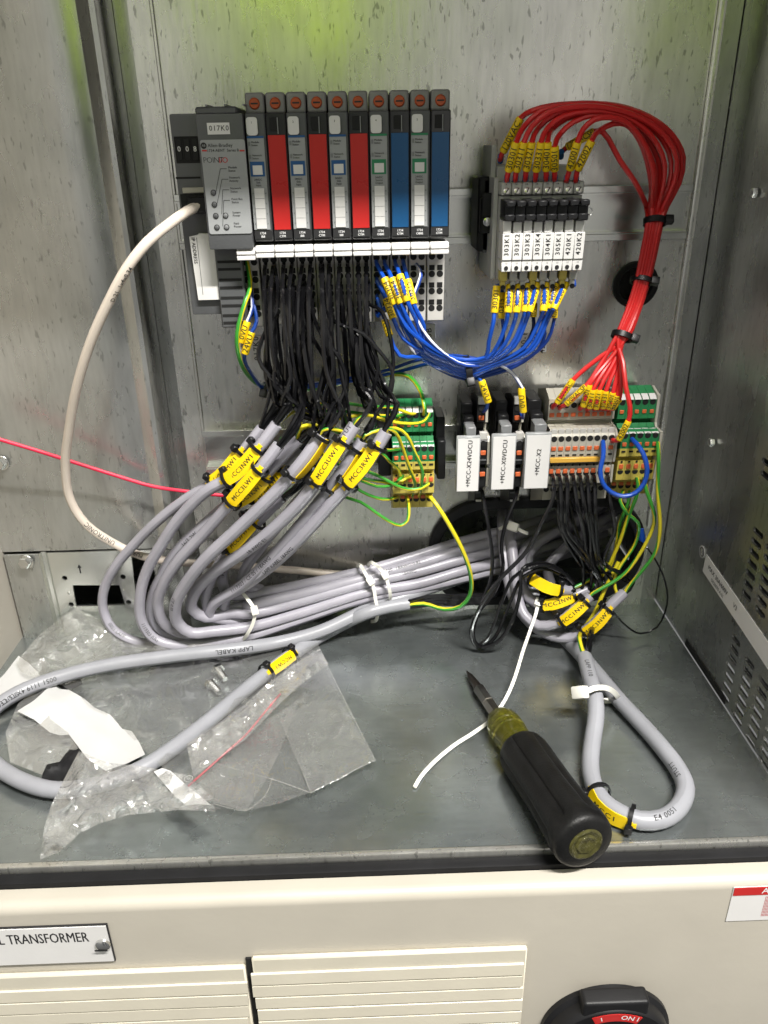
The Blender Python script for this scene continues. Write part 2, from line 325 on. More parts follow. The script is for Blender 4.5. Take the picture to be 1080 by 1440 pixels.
# right wall with its slots
slots = []
def slot(px, py, L=.0135, H=.0040):
    q = PX(px, py, XW); return [(q[1]+a, q[2]+b) for a, b in rect(-L/2, L/2, -H/2, H/2, H*.45, 3)]
c5 = lambda a, b: (930+a/3, 640+b/3)
def column(a0, b0, a1, b1, n):
    for k in range(n): slots.append(slot(*c5(a0+(a1-a0)*k/(n-1), b0+(b1-b0)*k/(n-1))))
column(408, 328, 358, 592, 7); column(462, 400, 416, 662, 7); column(516, 482, 470, 744, 7)
column(314, 780, 268, 1018, 7); column(372, 876, 320, 1112, 7); column(432, 962, 374, 1206, 7); column(492, 1060, 430, 1300, 7)
column(446, 34, 440, 86, 2)
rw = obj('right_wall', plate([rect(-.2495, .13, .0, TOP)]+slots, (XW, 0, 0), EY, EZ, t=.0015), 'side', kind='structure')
rw.data.transform(Matrix.Translation((.0015, 0, 0)))
obj('dark_slot_backing', box(XW+.03, XW+.032, -.25, .1, -.002, TOP), 'rubber', rw)  # black sheet standing in for the shade behind the slots
for px, py in ((1063, 271), (1003, 622)):
    q = PX(px, py, XW-.001); obj('screw', hexhead(q, -EX, .0032, .003), 'bolt', rw)
for px, py in ((1071, 1070), (1074, 1084), (1068, 1090)):
    q = PX(px, py, XW); obj('rivet', lathe([(0, .0012), (.0007, .001), (.001, .0004)], q, -EX, 8), 'bolt', rw)
obj('edge_slot', box(XW-.0009, XW-.0001, -.135, -.062, .0006, .0062), 'void', rw)
obj('edge_slot', box(XW-.0009, XW-.0001, -.245, -.222, .0006, .0075), 'void', rw)
# long paper label on the right wall
t = thing('wall_label', 'long white label strip stuck on the right wall among the slots', 'label', PX(1000, 800, XW))
A_ = [PX(*p, XW-.0004) for p in ((988, 803), (993, 779), (1110, 946), (1110, 987))]; A_ = np.array(A_); B_ = A_.copy(); B_[:, 0] += .0003
obj('label_strip', (np.vstack([A_, B_]), [(0, 1, 2, 3), (7, 6, 5, 4), (0, 4, 5, 1), (1, 5, 6, 2), (2, 6, 7, 3), (3, 7, 4, 0)]), 'wlabel', t, smooth=False)
uu = _n(A_[2]-A_[1]); vv = _n(np.cross(-EX, uu)); uu = -uu if uu[1] > 0 else uu; vv = np.cross(-EX, uu); vv = vv if vv[2] > 0 else -vv
for s_, px, sz in (('MAX 30A/600V', (996, 797), .0052), ('DE20070 A-01', (1000, 815), .0036), ('V3', (1031, 850), .0052), ('IP20', (1029, 872), .0036)):
    ftext('lettering', s_, sz, PX(*px, XW-.0006), uu, vv, 'ink', t, .008, 'LEFT')
g = curve2d([circ(0, 0, .0048, 20)], .0002); obj('round_mark', onto(g, PX(987, 776, XW-.0005), uu, vv), 'label', t); g = curve2d([circ(0, 0, .0036, 20), circ(0, 0, .0029, 20)], .0001); obj('round_mark', onto(join(g, text2d('UL', .0038, 'CENTER', .02)), PX(987, 776, XW-.0009), uu, vv), 'ink', t, smooth=False)
# floor of the cabinet, its front lip, the gasket and the beige front below
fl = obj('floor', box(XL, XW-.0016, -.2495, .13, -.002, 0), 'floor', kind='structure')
obj('front_lip', box(XL, XW+.004, -.2535, -.2497, -.006, .0006, .0013, 2), 'panel', fl)
gk = obj('gasket', box(XL-.05, XW+.06, G(540, 1229, -6)[1], -.2537, -.012, -.0035, .0012, 2), 'rubber', kind='structure')
obj('ceiling', box(XL, XW, -.25, .13, TOP, TOP+.002), 'side', kind='structure')
lwall = obj('left_wall', box(XL-.002, XL, -.25, .13, -.002, TOP), 'beige', kind='structure')
r_ = .006; a_ = [(YF-r_+r_*math.cos(t), -.007-r_+r_*math.sin(t)) for t in np.linspace(math.pi/2, math.pi, 7)]
yb_ = G(540, 1229, -6)[1]-.0004
prof = [(yb_+.03, -.0125), (yb_, -.0125), (yb_, -.007)]+[(YF+r_-r_*math.sin(t)*1., -.007-r_+r_*math.cos(t)) for t in np.linspace(0, math.pi/2, 7)]+[(YF, -.30)]
n_ = len(prof); V = [(x, y, z) for x in (-.45, .45) for y, z in prof]
fp = obj('front_panel', (np.array(V), [(i, i+1, n_+i+1, n_+i) for i in range(n_-1)]), 'beige', kind='structure')
def PF(px, py, off=0): 
    return P(px, py, (-YF+off)*1000)
# bracket plate at the lower left
bt = thing('mounting_bracket', 'galvanised bracket plate with rectangular cutout and printed arrow below the left plate', 'bracket', (P(110, 860, 22)[0], -.022, 0))
Q = lambda px, py: P(px, py, 22)[[0, 2]]
cut = [tuple(Q(*p)) for p in ((102, 823), (168, 823), (176, 851), (107, 853))]
cut2 = [tuple(Q(*p)) for p in ((184, 778), (212, 778), (230, 862), (194, 862))]
x1b = Q(262, 830)[0]; hol = []
for px, py, r in ((91, 813, .0021), (173, 811, .0021), (100, 850, .0021), (181, 847, .0021)): q = Q(px, py); hol.append(circ(q[0], q[1], r, 14))
xf0, xf1 = Q(57, 790)[0], Q(68, 790)[0]
obj('bracket_plate', plate([rect(xf1+.0005, x1b, .0, zb-.001), cut, cut2]+hol, (0, -.022, 0), t=.0018), 'rail', bt)
obj('bracket_flange', plate([rect(XL+.002, xf0, .0, zb-.001)], (0, -.0235, 0), t=.0018, bev=.0005), 'side', bt)
xprof([(xf0, -.0235), (xf0+.0015, -.0195), (xf1-.002, -.0192), (xf1+.0005, -.0222)], 0, zb-.001, 'bracket_fold', 'rail', bt)
for px, py in ((97, 834), (174, 830)): q = P(px, py, 22); obj('rivet', lathe([(0, .0012), (.0006, .001), (.0009, .0004)], q, -EY, 10), 'bolt', bt)
q = P(112, 800, 22.2); obj('arrow_print', onto((np.array([(-.0005, -.004, 0), (.0005, -.004, 0), (.0005, .0008, 0), (-.0005, .0008, 0), (-.0016, .0008, 0), (.0016, .0008, 0), (0, .004, 0)]), [(0, 1, 2, 3), (4, 5, 6)]), q, EX, EZ), 'ink', bt, smooth=False)
for px, py, d, lb in ((37, 790, 25, 'shiny hex bolt in the flange of the bracket below the left plate'), (2, 651, 21, 'shiny hex bolt at the far left under the red cord')):
    t = thing('hex_bolt', lb, 'bolt', P(px, py, d), 'zinc bolts in the cabinet')
    q = P(px, py, d); obj('washer', lathe([(0, .0058), (.0008, .0056)], q, -EY, 20), 'bolt', t); obj('bolt_head', hexhead(q-EY*.0008, _n((-.1, -1, .15)), .0048, .0045), 'bolt', t)

# name plate, warning sticker, louvres and rotary handle on the lower front
q0, q1 = PF(150, 1301, .001), PF(160, 1350, .001); x1 = (q0[0]+q1[0])/2
t = thing('nameplate', 'white engraved transformer nameplate screwed to the beige front panel', 'nameplate', (x1-.09, YF, q1[2]))
obj('plate_rim', box(x1-.19, x1+.0006, YF-.0012, YF-.0001, q1[2]-.0006, q0[2]+.0006), 'ink', t)
obj('plate_face', box(x1-.1894, x1, YF-.0017, YF-.0012, q1[2], q0[2]), 'label', t)
ftext('lettering', 'CONTROL TRANSFORMER', .0064, (PF(127, 1319)[0], YF-.0018, PF(127, 1314)[2]), EX, EZ, 'ink', t, .012, 'RIGHT', 1.0, 1.7)
s_ = obj('screw', lathe([(0, .0042), (.0012, .004), (.002, .0028)], PF(145, 1328, .0017), -EY, 16), 'bolt', t); obj('screw_slot', box(*(PF(145, 1328)[0]+np.array([-.0035, .0035])), YF-.0039, YF-.0036, *(PF(145, 1328)[2]+np.array([-.0005, .0005]))), 'void', s_)
q0, q1 = PF(1032, 1246, .0004), PF(1100, 1290, .0004)
t = thing('warning_sticker', 'white sticker with red header strip at the right edge of the beige front panel', 'sticker', (q0[0]+.02, YF, q1[2]))
xs = PF(1026, 1270)[0]
obj('sticker_sheet', box(xs, xs+.05, YF-.0005, YF-.0001, PF(1060, 1293)[2], PF(1060, 1246)[2]), 'label', t)
obj('header_strip', box(xs+.0004, xs+.05, YF-.0008, YF-.0005, PF(1060, 1257)[2], PF(1060, 1246.5)[2]), 'red', t)
ftext('lettering', 'A', .006, (PF(1076, 1250)[0], YF-.0009, PF(1060, 1251.5)[2]), EX, EZ, 'wink', t)
for k in range(7): ftext('lettering', 'lorem' if 0 else ('IIIIIIIIIII', 'IIIIIIIII', 'IIIIIIIIII')[k % 3], .003, (xs+.019, YF-.0006, PF(1060, 1262+k*4)[2]), EX, EZ, 'redink', t, 0, 'LEFT')
def louvre(name, label, pxa, pxb, ytop, nsl, pitch, proud):
    x0, x1 = PF(pxa, 1400)[0], PF(pxb, 1400)[0]; zt = PF((pxa+pxb)/2, ytop)[2]
    t = thing(name, label, 'louvre', ((x0+x1)/2, YF, zt-nsl*pitch), 'cream louvres on the lower front')
    obj('louvre_plate', box(x0, x1, YF-.0035, YF-.0001, zt-nsl*pitch-.012, zt, .001), 'cream', t)
    z = zt-.011
    for k in range(nsl):
        jit = random.uniform(-.0008, .0008); j0 = random.uniform(-.0015, .0015)
        pr = np.array([(-.0036, 0), (-.0040-proud*.3+jit*.3, -.0007), (-.0044-proud*.3+jit*.3, -pitch*.86), (-.0036, -pitch*.92)]); V = [(x, YF+y, z+zz) for x in (x0+j0, x1-.0006+j0) for y, zz in pr]
        obj('slat', (np.array(V), [(0, 1, 5, 4), (1, 2, 6, 5), (2, 3, 7, 6), (0, 3, 2, 1), (4, 5, 6, 7), (3, 0, 4, 7)]), 'cream', t, smooth=False); z -= pitch
louvre('louvre_panel', 'cream louvred vent panel right of the dark gap on the lower front', 362, 734, 1334, 13, .0105, .0016)
louvre('louvre_panel', 'cream louvred vent panel below the transformer nameplate', -120, 352, 1362, 13, .0105, .0014)
obj('louvre_gap', box(PF(353, 1400)[0], PF(361, 1400)[0], YF-.0012, YF-.0001, -.28, PF(357, 1345)[2]), 'void', fp)
kx = PF(853, 1420, .02)[0]+.0085; R_ = .0365; KD = .014; kz = P(853, 1421, (-YF+KD)*1000)[2]-R_
t = thing('rotary_handle', 'black rotary isolator handle with red arc label on the beige front', 'rotary handle', (kx, YF, kz-R_))
obj('handle_base', lathe([(0, R_+.0025), (.003, R_+.0025), (.005, R_), (KD-.004, R_), (KD-.0012, R_*.985), (KD, R_*.95)], (kx, YF-.0002, kz), -EY, 56), 'black', t)
obj('grip_bar', box(kx-.0190, kx+.0195, YF-KD+.0006, YF-.003, kz-R_-.003, kz+R_+.0048, .0022, 3), 'black', t)
obj('grip_bar', box(kx-.0120, kx+.0125, YF-KD-.018, YF-KD-.0003, kz-R_, kz+R_*.55, .004, 3), 'black', t).name = 'grip_ridge'
arc = [(kx+r*math.sin(a), kz+r*math.cos(a)) for r, rng in ((.0332, np.linspace(-.42, .5, 14)), (.0270, np.linspace(.5, -.42, 14))) for a in rng]
al = obj('arc_label', plate([arc], (0, YF-KD-.0005, 0), t=.0007), 'red', t)
ftext('lettering', 'ON I', .0052, (kx+.0085, YF-KD-.0007, kz+.0292), _n((1, 0, -.25)), _n((.25, 0, 1)), 'wink', al, .012)
ftext('lettering', 'I', .0048, (kx-.008, YF-KD-.0007, kz+.0292), _n((1, 0, .25)), _n((-.25, 0, 1)), 'wink', al, .012)

# ================================================================ DIN rails
def rail(label, x0, x1, zt, zb_):
    t = thing('din_rail', label, 'DIN rail', ((x0+x1)/2, 0, zb_), 'mounting rails on the back wall')
    for nm, za, zc in (('rail_lip', zt-.0045, zt), ('rail_lip', zb_, zb_+.0045)): obj(nm, box(x0, x1, -.0105, -.0094, za, zc, .0003), 'rail', t)
    obj('rail_web', box(x0, x1, -.0022, -.0011, zb_+.0045, zt-.0045), 'rail', t)
    for z in (zt-.0055, zb_+.0045): obj('rail_side', box(x0, x1, -.0094, -.0011, z, z+.001), 'rail', t)
ZR = (P(800, 262, 8)[2]); rail('upper zinc mounting rail carrying the module row and the relays', P(248, 300, 8)[0], P(968, 300, 8)[0], ZR, ZR-.035)
ZR2 = P(640, 596, 8)[2]; rail('lower zinc mounting rail carrying the terminal blocks', P(284, 607, 8)[0], P(900, 600, 8)[0], ZR2, ZR2-.035)

# ================================================================ network adapter
K1 = lambda a, b, d=75: P(220+a/4.909, 110+b/4.909, d)
K3 = lambda a, b, d=60: P(240+a/5.4, 320+b/5.4, d)
ad = thing('network_adapter', 'dark grey network adapter at the left end of the module row with 017K0 sticker', 'network module', (P(300, 400, 40)[0], -.04, zat(460, 60, 320)))
def bx(pa, pb, d0, d1, bev=.0006, seg=1):      # box between two pixels seen at depth d1
    a, b = P(*pa, d1), P(*pb, d1); return box(min(a[0], b[0]), max(a[0], b[0]), -d1/1000, -d0/1000, min(a[2], b[2]), max(a[2], b[2]), bev, seg)
xa, xm, xe = P(253, 300, 55)[0], P(312, 255, 75)[0], 0
A0, A1 = P(233, 160, 55), P(274, 443, 55); xl = (A0[0]+A1[0])/2
xm0 = (K1(258, 300)[0]+K1(365, 1100)[0])/2; xm1 = -.0653
obj('side_housing', box(xl, -.0778, -.055, -.008, A1[2], A0[2], .0015, 2), 'dgrey', ad)
zt_, zb1 = K1(0, 250)[2], K1(0, 1195)[2]
mh = obj('main_housing', box(xm0, xm1, -.0738, -.0552, zb1, zt_, .0012, 2), 'dgrey', ad)
obj('top_louvre', box(xm0, xm1-.003, -.0735, -.030, zt_-.0005, zt_+.0035, .001), 'dgrey', ad)
for k in range(3):
    x = xm0+.006+k*.0105; obj('louvre_rib', box(x, x+.001, -.0735, -.0305, zt_+.0036, zt_+.0046), 'mgrey', ad)
a, b = K1(345, 308), K1(508, 386); st = obj('name_sticker', box(a[0], b[0], -.0743, -.0738, b[2], a[2]), 'label', ad)
ftext('lettering', '017K0', .0038, (K1(430, 346)[0], -.0744, K1(430, 346)[2]), EX, EZ, 'ink', st, .025, sp=1.15)
xf0_ = (K1(298, 430)[0]+K1(367, 1080)[0])/2; xf1_ = (K1(606, 430)[0]+K1(662, 1075)[0])/2
a, b = K1(450, 424), K1(450, 1076); zf0, zf1 = a[2], b[2]
fpn = obj('faceplate', plate([rect(xf0_, xf1_, zf1, zf0, .0012)], (0, -.0744, 0), t=.0006), 'face', ad)
YT = -.0745
def fx(cx, cy):                                # faceplate drawing: crop pixel -> point, undoing the converging sides
    le = 295+(cy-425)*.108; k = (cx-le)/310.; z = K1(cx, cy, 74.5)[2]; return np.array([xf0_+k*(xf1_-xf0_), YT, z])
lg = obj('logo_mark', plate([circ(0, 0, .0017, 16)], fx(322, 466), t=.0001), 'ink', fpn); ftext('lettering', 'AB', .0017, fx(322, 466)-EY*.0001, EX, EZ, 'face', lg, .02)
ftext('lettering', 'Allen-Bradley', .0026, fx(350, 466), EX, EZ, 'ink', fpn, .012, 'LEFT')
ftext('lettering', '1734-AENT  Series B', .0021, fx(345, 501), EX, EZ, 'ink', fpn, .01, 'LEFT')
for c in (328, 590): obj('red_arrow', onto((np.array([(-.0014, -.0004, 0), (.0014, -.0004, 0), (.0014, .0004, 0), (-.0014, .0004, 0)]), [(0, 1, 2, 3)]), fx(c, 500), EX, EZ), 'redink', fpn, smooth=False)
ftext('lettering', 'POINT', .0043, fx(318, 568), EX, EZ, 'ink', fpn, -.012, 'LEFT', .9); ftext('lettering', 'I/O', .0043, fx(428, 568), EX, EZ, 'redink', fpn, 0, 'LEFT', .9)
for s, cx, cy in (('Module\nStatus', 495, 628), ('Network\nActivity', 503, 698), ('Network\nStatus', 512, 772), ('Point Bus\nStatus', 522, 846), ('System\nPower', 530, 938), ('Field\nPower', 540, 1014)):
    ftext('lettering', s, .0017, fx(cx, cy), EX, EZ, 'ink', fpn, .015, 'LEFT')
for (lx, ly), (ux, uy) in (((390, 790), (440, 625)), ((400, 872), (452, 697)), ((432, 948), (458, 770)), ((440, 1030), (466, 843))):
    a, b, c = fx(lx+20, ly-10), fx(ux, uy), fx(ux+45, uy); wd = .00012
    V = [a+EX*-wd, a+EX*wd, b+EX*wd, b-EX*wd, b+EZ*wd, c+EZ*wd, c-EZ*wd, b-EZ*wd]; obj('leader_line', (np.array(V)-EY*.0001, [(0, 1, 2, 3), (7, 6, 5, 4)]), 'ink', fpn, smooth=False)
for cx, cy, m in ((392, 790, 'dgrey'), (400, 872, 'dgrey'), (410, 950, 'dgrey'), (418, 1030, 'dgrey'), (480, 948, 'mgrey'), (488, 1028, 'mgrey')):
    o = obj('indicator', lathe([(0, .0017), (.0003, .0016), (.0004, .0012)], fx(cx, cy), -EY, 14), 'ink', ad); obj('indicator_lens', lathe([(0, .00125), (.0003, .0007)], fx(cx, cy)-EY*.0004, -EY, 12), m, o)
rwn = obj('rotary_window', bx((244, 192), (284, 229), 54, 55.3, 0), 'void', ad)
for cx, s in ((156, '0'), (212, '0'), (266, '8')):
    q = K1(cx, 490, 55.6); ftext('lettering', s, .004, q, EX, EZ, 'wink', rwn, .012); obj('number_wheel', box(q[0]-.0018, q[0]+.0018, -.0555, -.0551, q[2]-.006, q[2]+.006, .0003), 'black', rwn)
obj('housing_seam', bx((247, 249), (282, 251), 54, 55.2, 0), 'void', ad)
obj('port_rim', bx((256, 264), (300, 271), 53, 57, .0004), 'ivory', ad); obj('port_socket', bx((253, 273), (300, 300), 53, 56, .0004), 'void', ad)
# the lower part with address label, vents and its first terminal base
al = obj('address_label', plate([[tuple(P(x, y, 58)[[0, 2]]) for x, y in ((266, 333), (279, 330), (279, 328.5), (318, 329), (318, 421), (279, 422))]], (0, -.058, 0), t=.003), 'white', ad)
q = K3(176, 180, 58.3); ftext('lettering', 'IP ADDRESS', .003, K3(180, 175, 58.2), -EZ*1., EX, 'ink', al, .012); obj('rule_line', box(K3(222, 300, 58)[0]-.00012, K3(222, 300, 58)[0]+.00012, -.05815, -.05802, K3(0, 515, 58)[2], K3(0, 80, 58)[2]), 'ink', al)
xv0 = (K3(325, 200)[0]+K3(400, 770)[0])/2; xv1 = -.0745; zv0, zv1 = K3(0, 190)[2], K3(0, 772)[2]
obj('vent_housing', box(xv0, xv1, -.060, -.0552, zv1, zb1-.0002, .0008), 'dgrey', ad)
for cy in (268, 325, 405, 465, 542, 602, 676, 732):
    z = K3(0, cy)[2]; obj('vent_slot', box(xv0+.0012, xv1-.0016, -.0603, -.0599, z-.0009, z+.0007), 'void', ad)

# ================================================================ I/O module row
PT = .0118; X0 = -.0648; ZT, ZB = .3790, .3096
K = lambda mm: ZT-mm/1000.                        # millimetres down the face
ZL0, ZL1 = zat(344, 74, 480), zat(361, 74, 480); ZS0, ZS1 = ZL1-.0004, zat(453, 52, 560)
port_r = obj('wire_port', lathe([(0, .0021), (.0003, .0021), (.00031, .0001)], (0, 0, 0), -EY, 14), 'void'); port_s = obj('wire_port', box(-.0017, .0017, -.0004, 0, -.0016, .0016), 'void'); port_r.location = port_s.location = (0, 0, 0)
PR, PS = port_r.data, port_s.data; bpy.data.objects.remove(port_r); bpy.data.objects.remove(port_s)
def port(me, x, y, z, parent, name='wire_port'):
    o = bpy.data.objects.new(name, me); COL.objects.link(o); o.parent = parent; o.location = tuple(np.array((x, y, z))-root_loc(parent)); return o
def terminal_base(parent, x, nm='terminal_base', zoff=0.):
    tb = obj(nm, box(x+.0002, x+PT-.0004, -.050, -.010, ZS1+zoff, ZS0+zoff, .0005), 'base', parent)
    H = ZS0-ZS1
    for cx in (x+PT*.28, x+PT*.72):
        for k in range(4):
            zr = ZS0+zoff-H*(.125+.245*k); port(PR, cx, -.050, zr, tb); 
            if k < 3: port(PS, cx, -.0501, zr-H*.145, tb)
    return tb
def latch(parent, x, zoff=0., nm='latch_bar'):
    l = obj(nm, join(box(x+.0002, x+PT-.0002, -.070, -.050, ZL1+zoff, ZL0+zoff, .0005), box(x+.0003, x+PT-.0003, -.0725, -.0702, ZL1+zoff, ZL1+zoff+.0026, .0004), box(x+.0003, x+PT-.0003, -.0725, -.0702, ZL1+zoff+.0032, ZL1+zoff+.0056, .0004)), 'white', parent); return l
xb_ = -.0785
terminal_base(ad, xb_+.0012, zoff=-.0012); latch(ad, xb_+.0022, -.0012)
def module(i, kind, first, second, label):
    x = X0+i*PT; t = thing('io_module', label, 'I/O module', (x+PT/2, -.03, ZS1), 'I/O modules in the row')
    obj('housing', box(x+.0002, x+PT-.0002, -.0700, -.012, ZB, ZT, .0007), 'dgrey' if kind == 'in' else 'smoke', t)
    sc_ = obj('release_tab', box(x+.0004, x+PT-.0004, -.066, -.020, ZT-.0006, ZT+.0105, .0018, 3), 'tab', t)
    q = np.array([x+PT/2, -.0661, ZT+.0048]); s1 = obj('screw', lathe([(0, .0031), (.0004, .0030), (.0009, .0024)], q, -EY, 20), 'screw', sc_)
    obj('screw', box(q[0]-.0020, q[0]+.0020, q[1]-.0011, q[1]-.00088, q[2]-.0004, q[2]+.0004), 'ink', sc_)
    obj('screw', box(x+PT*.32, x+PT*.68, -.0675, -.060, ZT-.0035, ZT-.0004, .0004), 'void', sc_).name = 'tab_hinge'
    y = -.0702
    bl = obj('catalogue_label', box(x+.0006, x+PT-.0008, -.0707, -.0701, K(67.8), K(63.2)), 'ink', t)
    ftext('lettering', '1734', .0019, (x+PT*.47, -.0709, K(64.7)), EX, EZ, 'wink', bl, .03); ftext('lettering', second, .0018, (x+PT*.47, -.0709, K(66.6)), EX, EZ, 'wink', bl, .04)
    if kind == 'in':
        pr = 'lblue' if first == 'blue' else 'lgreen'
        fc = obj('faceplate', box(x+.0006, x+PT-.0016, -.0706, -.0701, K(62.6), K(12)), 'face', t)
        tg = obj('module_tag', plate([rect(x+.0009, x+.0072, K(11.6), K(2.2), .0016)], (0, -.0715, 0), t=.0014), 'white', t); ftext('lettering', {0: '1', 2: '2', 4: '3', 6: '4', 8: '5'}[i]*1, .0016, (x+.004, -.0716, K(5)), EX, EZ, 'ink', tg, .01)
        obj('colour_band', box(x+.0006, x+PT-.0016, -.0709, -.0707, K(13), K(11.9)), pr, fc)
        for s, mm in (('Module\nStatus', 15.9), ('Network\nStatus', 22.8)):
            ftext('lettering', s, .0015, (x+.0028, -.0708, K(mm)), EX, EZ, 'ink', fc, .02, 'LEFT'); obj('status_lamp', box(x+.0010, x+.0023, -.0708, -.0707, K(mm+1.1), K(mm-1.1)), 'mgrey', fc)
        obj('colour_frame', box(x+.0012, x+PT-.0024, -.0709, -.0707, K(33.2), K(25.3)), pr, fc); obj('address_window', box(x+.0026, x+.0082, -.0713, -.0709, K(32.3), K(27.3)), 'white', fc)
        ftext('lettering', '24VDC\nSink\nInput' if first == 'blue' else '24VDC\nSource\nOutput', .0015, (x+.0052, -.0708, K(36.5)), EX, EZ, 'ink', fc, .02)
        zz = np.linspace(39.6, 62.2, 5)
        for k in range(4):
            obj('label_slot', box(x+.0024, x+.0083, -.0712, -.0707, K(zz[k+1]-.22), K(zz[k])), 'white', fc)
            for xx, n in ((x+.0016, k), (x+.0091, k+4)): ftext('lettering', str(n), .0012, (xx, -.0708, K((zz[k]+zz[k+1])/2)), EX, EZ, 'ink', fc, .01)
    else:
        obj('colour_strip', box(x+.0008, x+PT-.0010, -.0709, -.0701, K(62.9), K(11.6), .0002), first, t); obj('clear_window', box(x+.0024, x+.0075, -.0707, -.0701, K(9.5), K(2.6), .0002), 'void', t); obj('window_rib', box(x+.0066, x+.0072, -.0709, -.0707, K(11), K(2.6)), 'mgrey', t)
    latch(t, x, nm='latch_bar'); terminal_base(t, x-.0002 if i else x)
    return t
ORD = ['first', 'second', 'third', 'fourth', 'fifth']
for i in range(10):
    if i % 2 == 0:
        g_ = i >= 6
        lb = 'grey module with white tag, %s printed band, %s' % ('green' if g_ else 'blue', ['directly beside the network adapter', '', 'between the first and second red strips', '', 'between the second and third red strips', '', 'between third red and first blue strip', '', 'between the two blue strips'][i])
        module(i, 'in', 'green' if g_ else 'blue', 'OB8E' if g_ else 'IB8', lb)
    else:
        lb = ['', 'dark module with bright red strip, nearest the network adapter', '', 'dark module with bright red strip, middle of the three red ones', '', 'dark module with bright red strip, next to a green banded module', '', 'dark module with blue strip between two green banded modules', '', 'dark module with blue strip closing the right end of the row'][i]
        module(i, 'ctm', 'red' if i < 6 else 'blue', 'CTM', lb)

# stickers on the back wall below the modules
def sticker(s, px, py, wpx, hpx, label, lbl_rot=True):
    q = P(px, py, .6); k = .52e-3; t = thing('wall_sticker', label, 'sticker', q-EZ*hpx*k/2, 'stickers on the back wall under the modules')
    obj('sticker_sheet', box(q[0]-wpx*k/2, q[0]+wpx*k/2, -.0008, -.0002, q[2]-hpx*k/2, q[2]+hpx*k/2), 'label', t)
    ftext('lettering', s, .0062, (q[0], -.0009, q[2]), EZ, -EX, 'ink', t, .012, sp=1.1)
sticker('017K0', 361, 490, 17, 36, 'white 017K0 sticker on the back wall beside the yellow 24VU sleeve')
sticker('017K3', 466, 485, 17, 40, 'white 017K3 sticker on the back wall seen between the black wires')
sticker('017K4', 516, 483, 15, 40, 'white 017K4 sticker nearly hidden behind the right edge of the black wires')
sticker('017K5B', 603, 482, 17, 52, 'white sticker ending in 5B right of the blue wires below the modules')
for k, px in enumerate((737, 750, 763)): sticker('4%d0-%d' % (k, k+1), px, 482, 12, 26, ('white sticker under the relays, left of three behind the blue wires', 'white sticker under the relays, middle of three behind the blue wires', 'white sticker under the relays, right of three behind the blue wires')[k])

# ================================================================ relays
K5 = lambda a, b, d=80: P(660+a/4.966, 130+b/4.966, d)
RP = .0062; RX = (K5(235, 960)[0]+K5(222, 1200)[0])/2
zl = {k: K5(500, v, d)[2] for k, (v, d) in dict(top=(362, 45), fer=(560, 60), s0=(622, 68), s1=(722, 68), l0=(742, 84), l1=(892, 84), w1=(1168, 80), d1=(1250, 80), b1=(1302, 70)).items()}
names = ['303K1', '303K2', '303K3', '303K4', '304K1', '305K1', '420K1', '420K2']
for i, nm in enumerate(names):
    x = RX+i*RP; c = x+RP/2; e = .00012; up = (i % 2)*.0006
    t = thing('relay', 'slim relay with white label reading %s' % nm, 'relay', (c, -.03, zl['b1']), 'slim relays on the upper rail')
    obj('relay_body', join(box(x+e, x+RP-e, -.066, -.008, zl['b1'], zl['s1']), box(x+e, x+RP-e, -.050, -.008, zl['s1'], zl['top']-.012)), 'relay', t)
    tp = obj('screw_terminal', box(x+e, x+RP-e, -.0690, -.0505, zl['s1']+.0006, zl['s0'], .0006), 'relay', t)
    obj('screw', lathe([(0, .0021), (.0004, .002), (.0007, .0014)], (c, -.0691, (zl['s0']+zl['s1'])/2-.001), _n((0, -1, .25)), 14), 'steel', tp); o_ = obj('screw_slot', onto((np.array([(-.0018, -.0003, 0), (.0018, -.0003, 0), (.0018, .0003, 0), (-.0018, .0003, 0)]), [(0, 1, 2, 3)]), (c, -.0700, (zl['s0']+zl['s1'])/2-.001), _n((.5, 0, .8+.3*(i % 3))), _n((-.8, -.1, .5))), 'ink', tp, smooth=False)
    ftext('lettering', '14', .0015, (c-.0007, -.0692, zl['s0']-.0013), EX, EZ, 'ink', tp, .01)
    lt = obj('release_latch', join(box(x+e, x+RP-e, -.083, -.0662, zl['l1']+.003, zl['l0']-up-.0006, .0008, 2), box(x+.0004, x+RP-.0004, -.0865, -.080, zl['l1']+.0075, zl['l1']+.011, .0007), box(x+e, x+RP-e, -.0845, -.0662, zl['l1']-up, zl['l1']+.0034, .0006)), 'black', t)
    lb = obj('label_carrier', join(box(x+e, x+RP-.0011, -.080, -.0662, zl['w1']+.0155, zl['l1']-up-.0004, .0003), box(x+e, x+RP-e, -.0803, -.0662, zl['w1'], zl['w1']+.0154, .0003)), 'white', t)
    ftext('lettering', nm, .0040, (c-.0003, -.0805, zl['w1']+.0088), EZ, -EX, 'ink', lb, .012, sp=1.25)
    b0 = obj('base_socket', box(x+e, x+RP-e, -.0795, -.0662, zl['d1'], zl['w1']-.0002, .0004), 'white', t); obj('test_hole', lathe([(0, .0013), (.0003, .0012), (.00031, .0002)], (c, -.0796, (zl['d1']+zl['w1'])/2-.0012), -EY, 12), 'ink', b0); ftext('lettering', '13', .0013, (c, -.0797, zl['w1']-.0019), EX, EZ, 'ink', b0, 0)
    obj('lower_terminal', join(box(x+.0008, x+RP-.0008, -.072, -.0661, zl['b1']-.0006, zl['d1']-.0004, .0003), box(x+.0016, x+RP-.0016, -.0712, -.0662, zl['b1']-.0040, zl['b1']-.0007, .0003)), 'relay' if i % 3 else 'tyel', t)
    obj('lower_terminal', lathe([(0, .0016), (.0003, .0015)], (c, -.0715, zl['b1']-.0045), -EY, 10), 'void', t).name = 'wire_port'
xr1 = RX+8*RP
t = thing('relay_power_terminal', 'grey feed terminal standing left of relay 303K1', 'terminal', (RX-.004, -.03, zl['b1']), None)
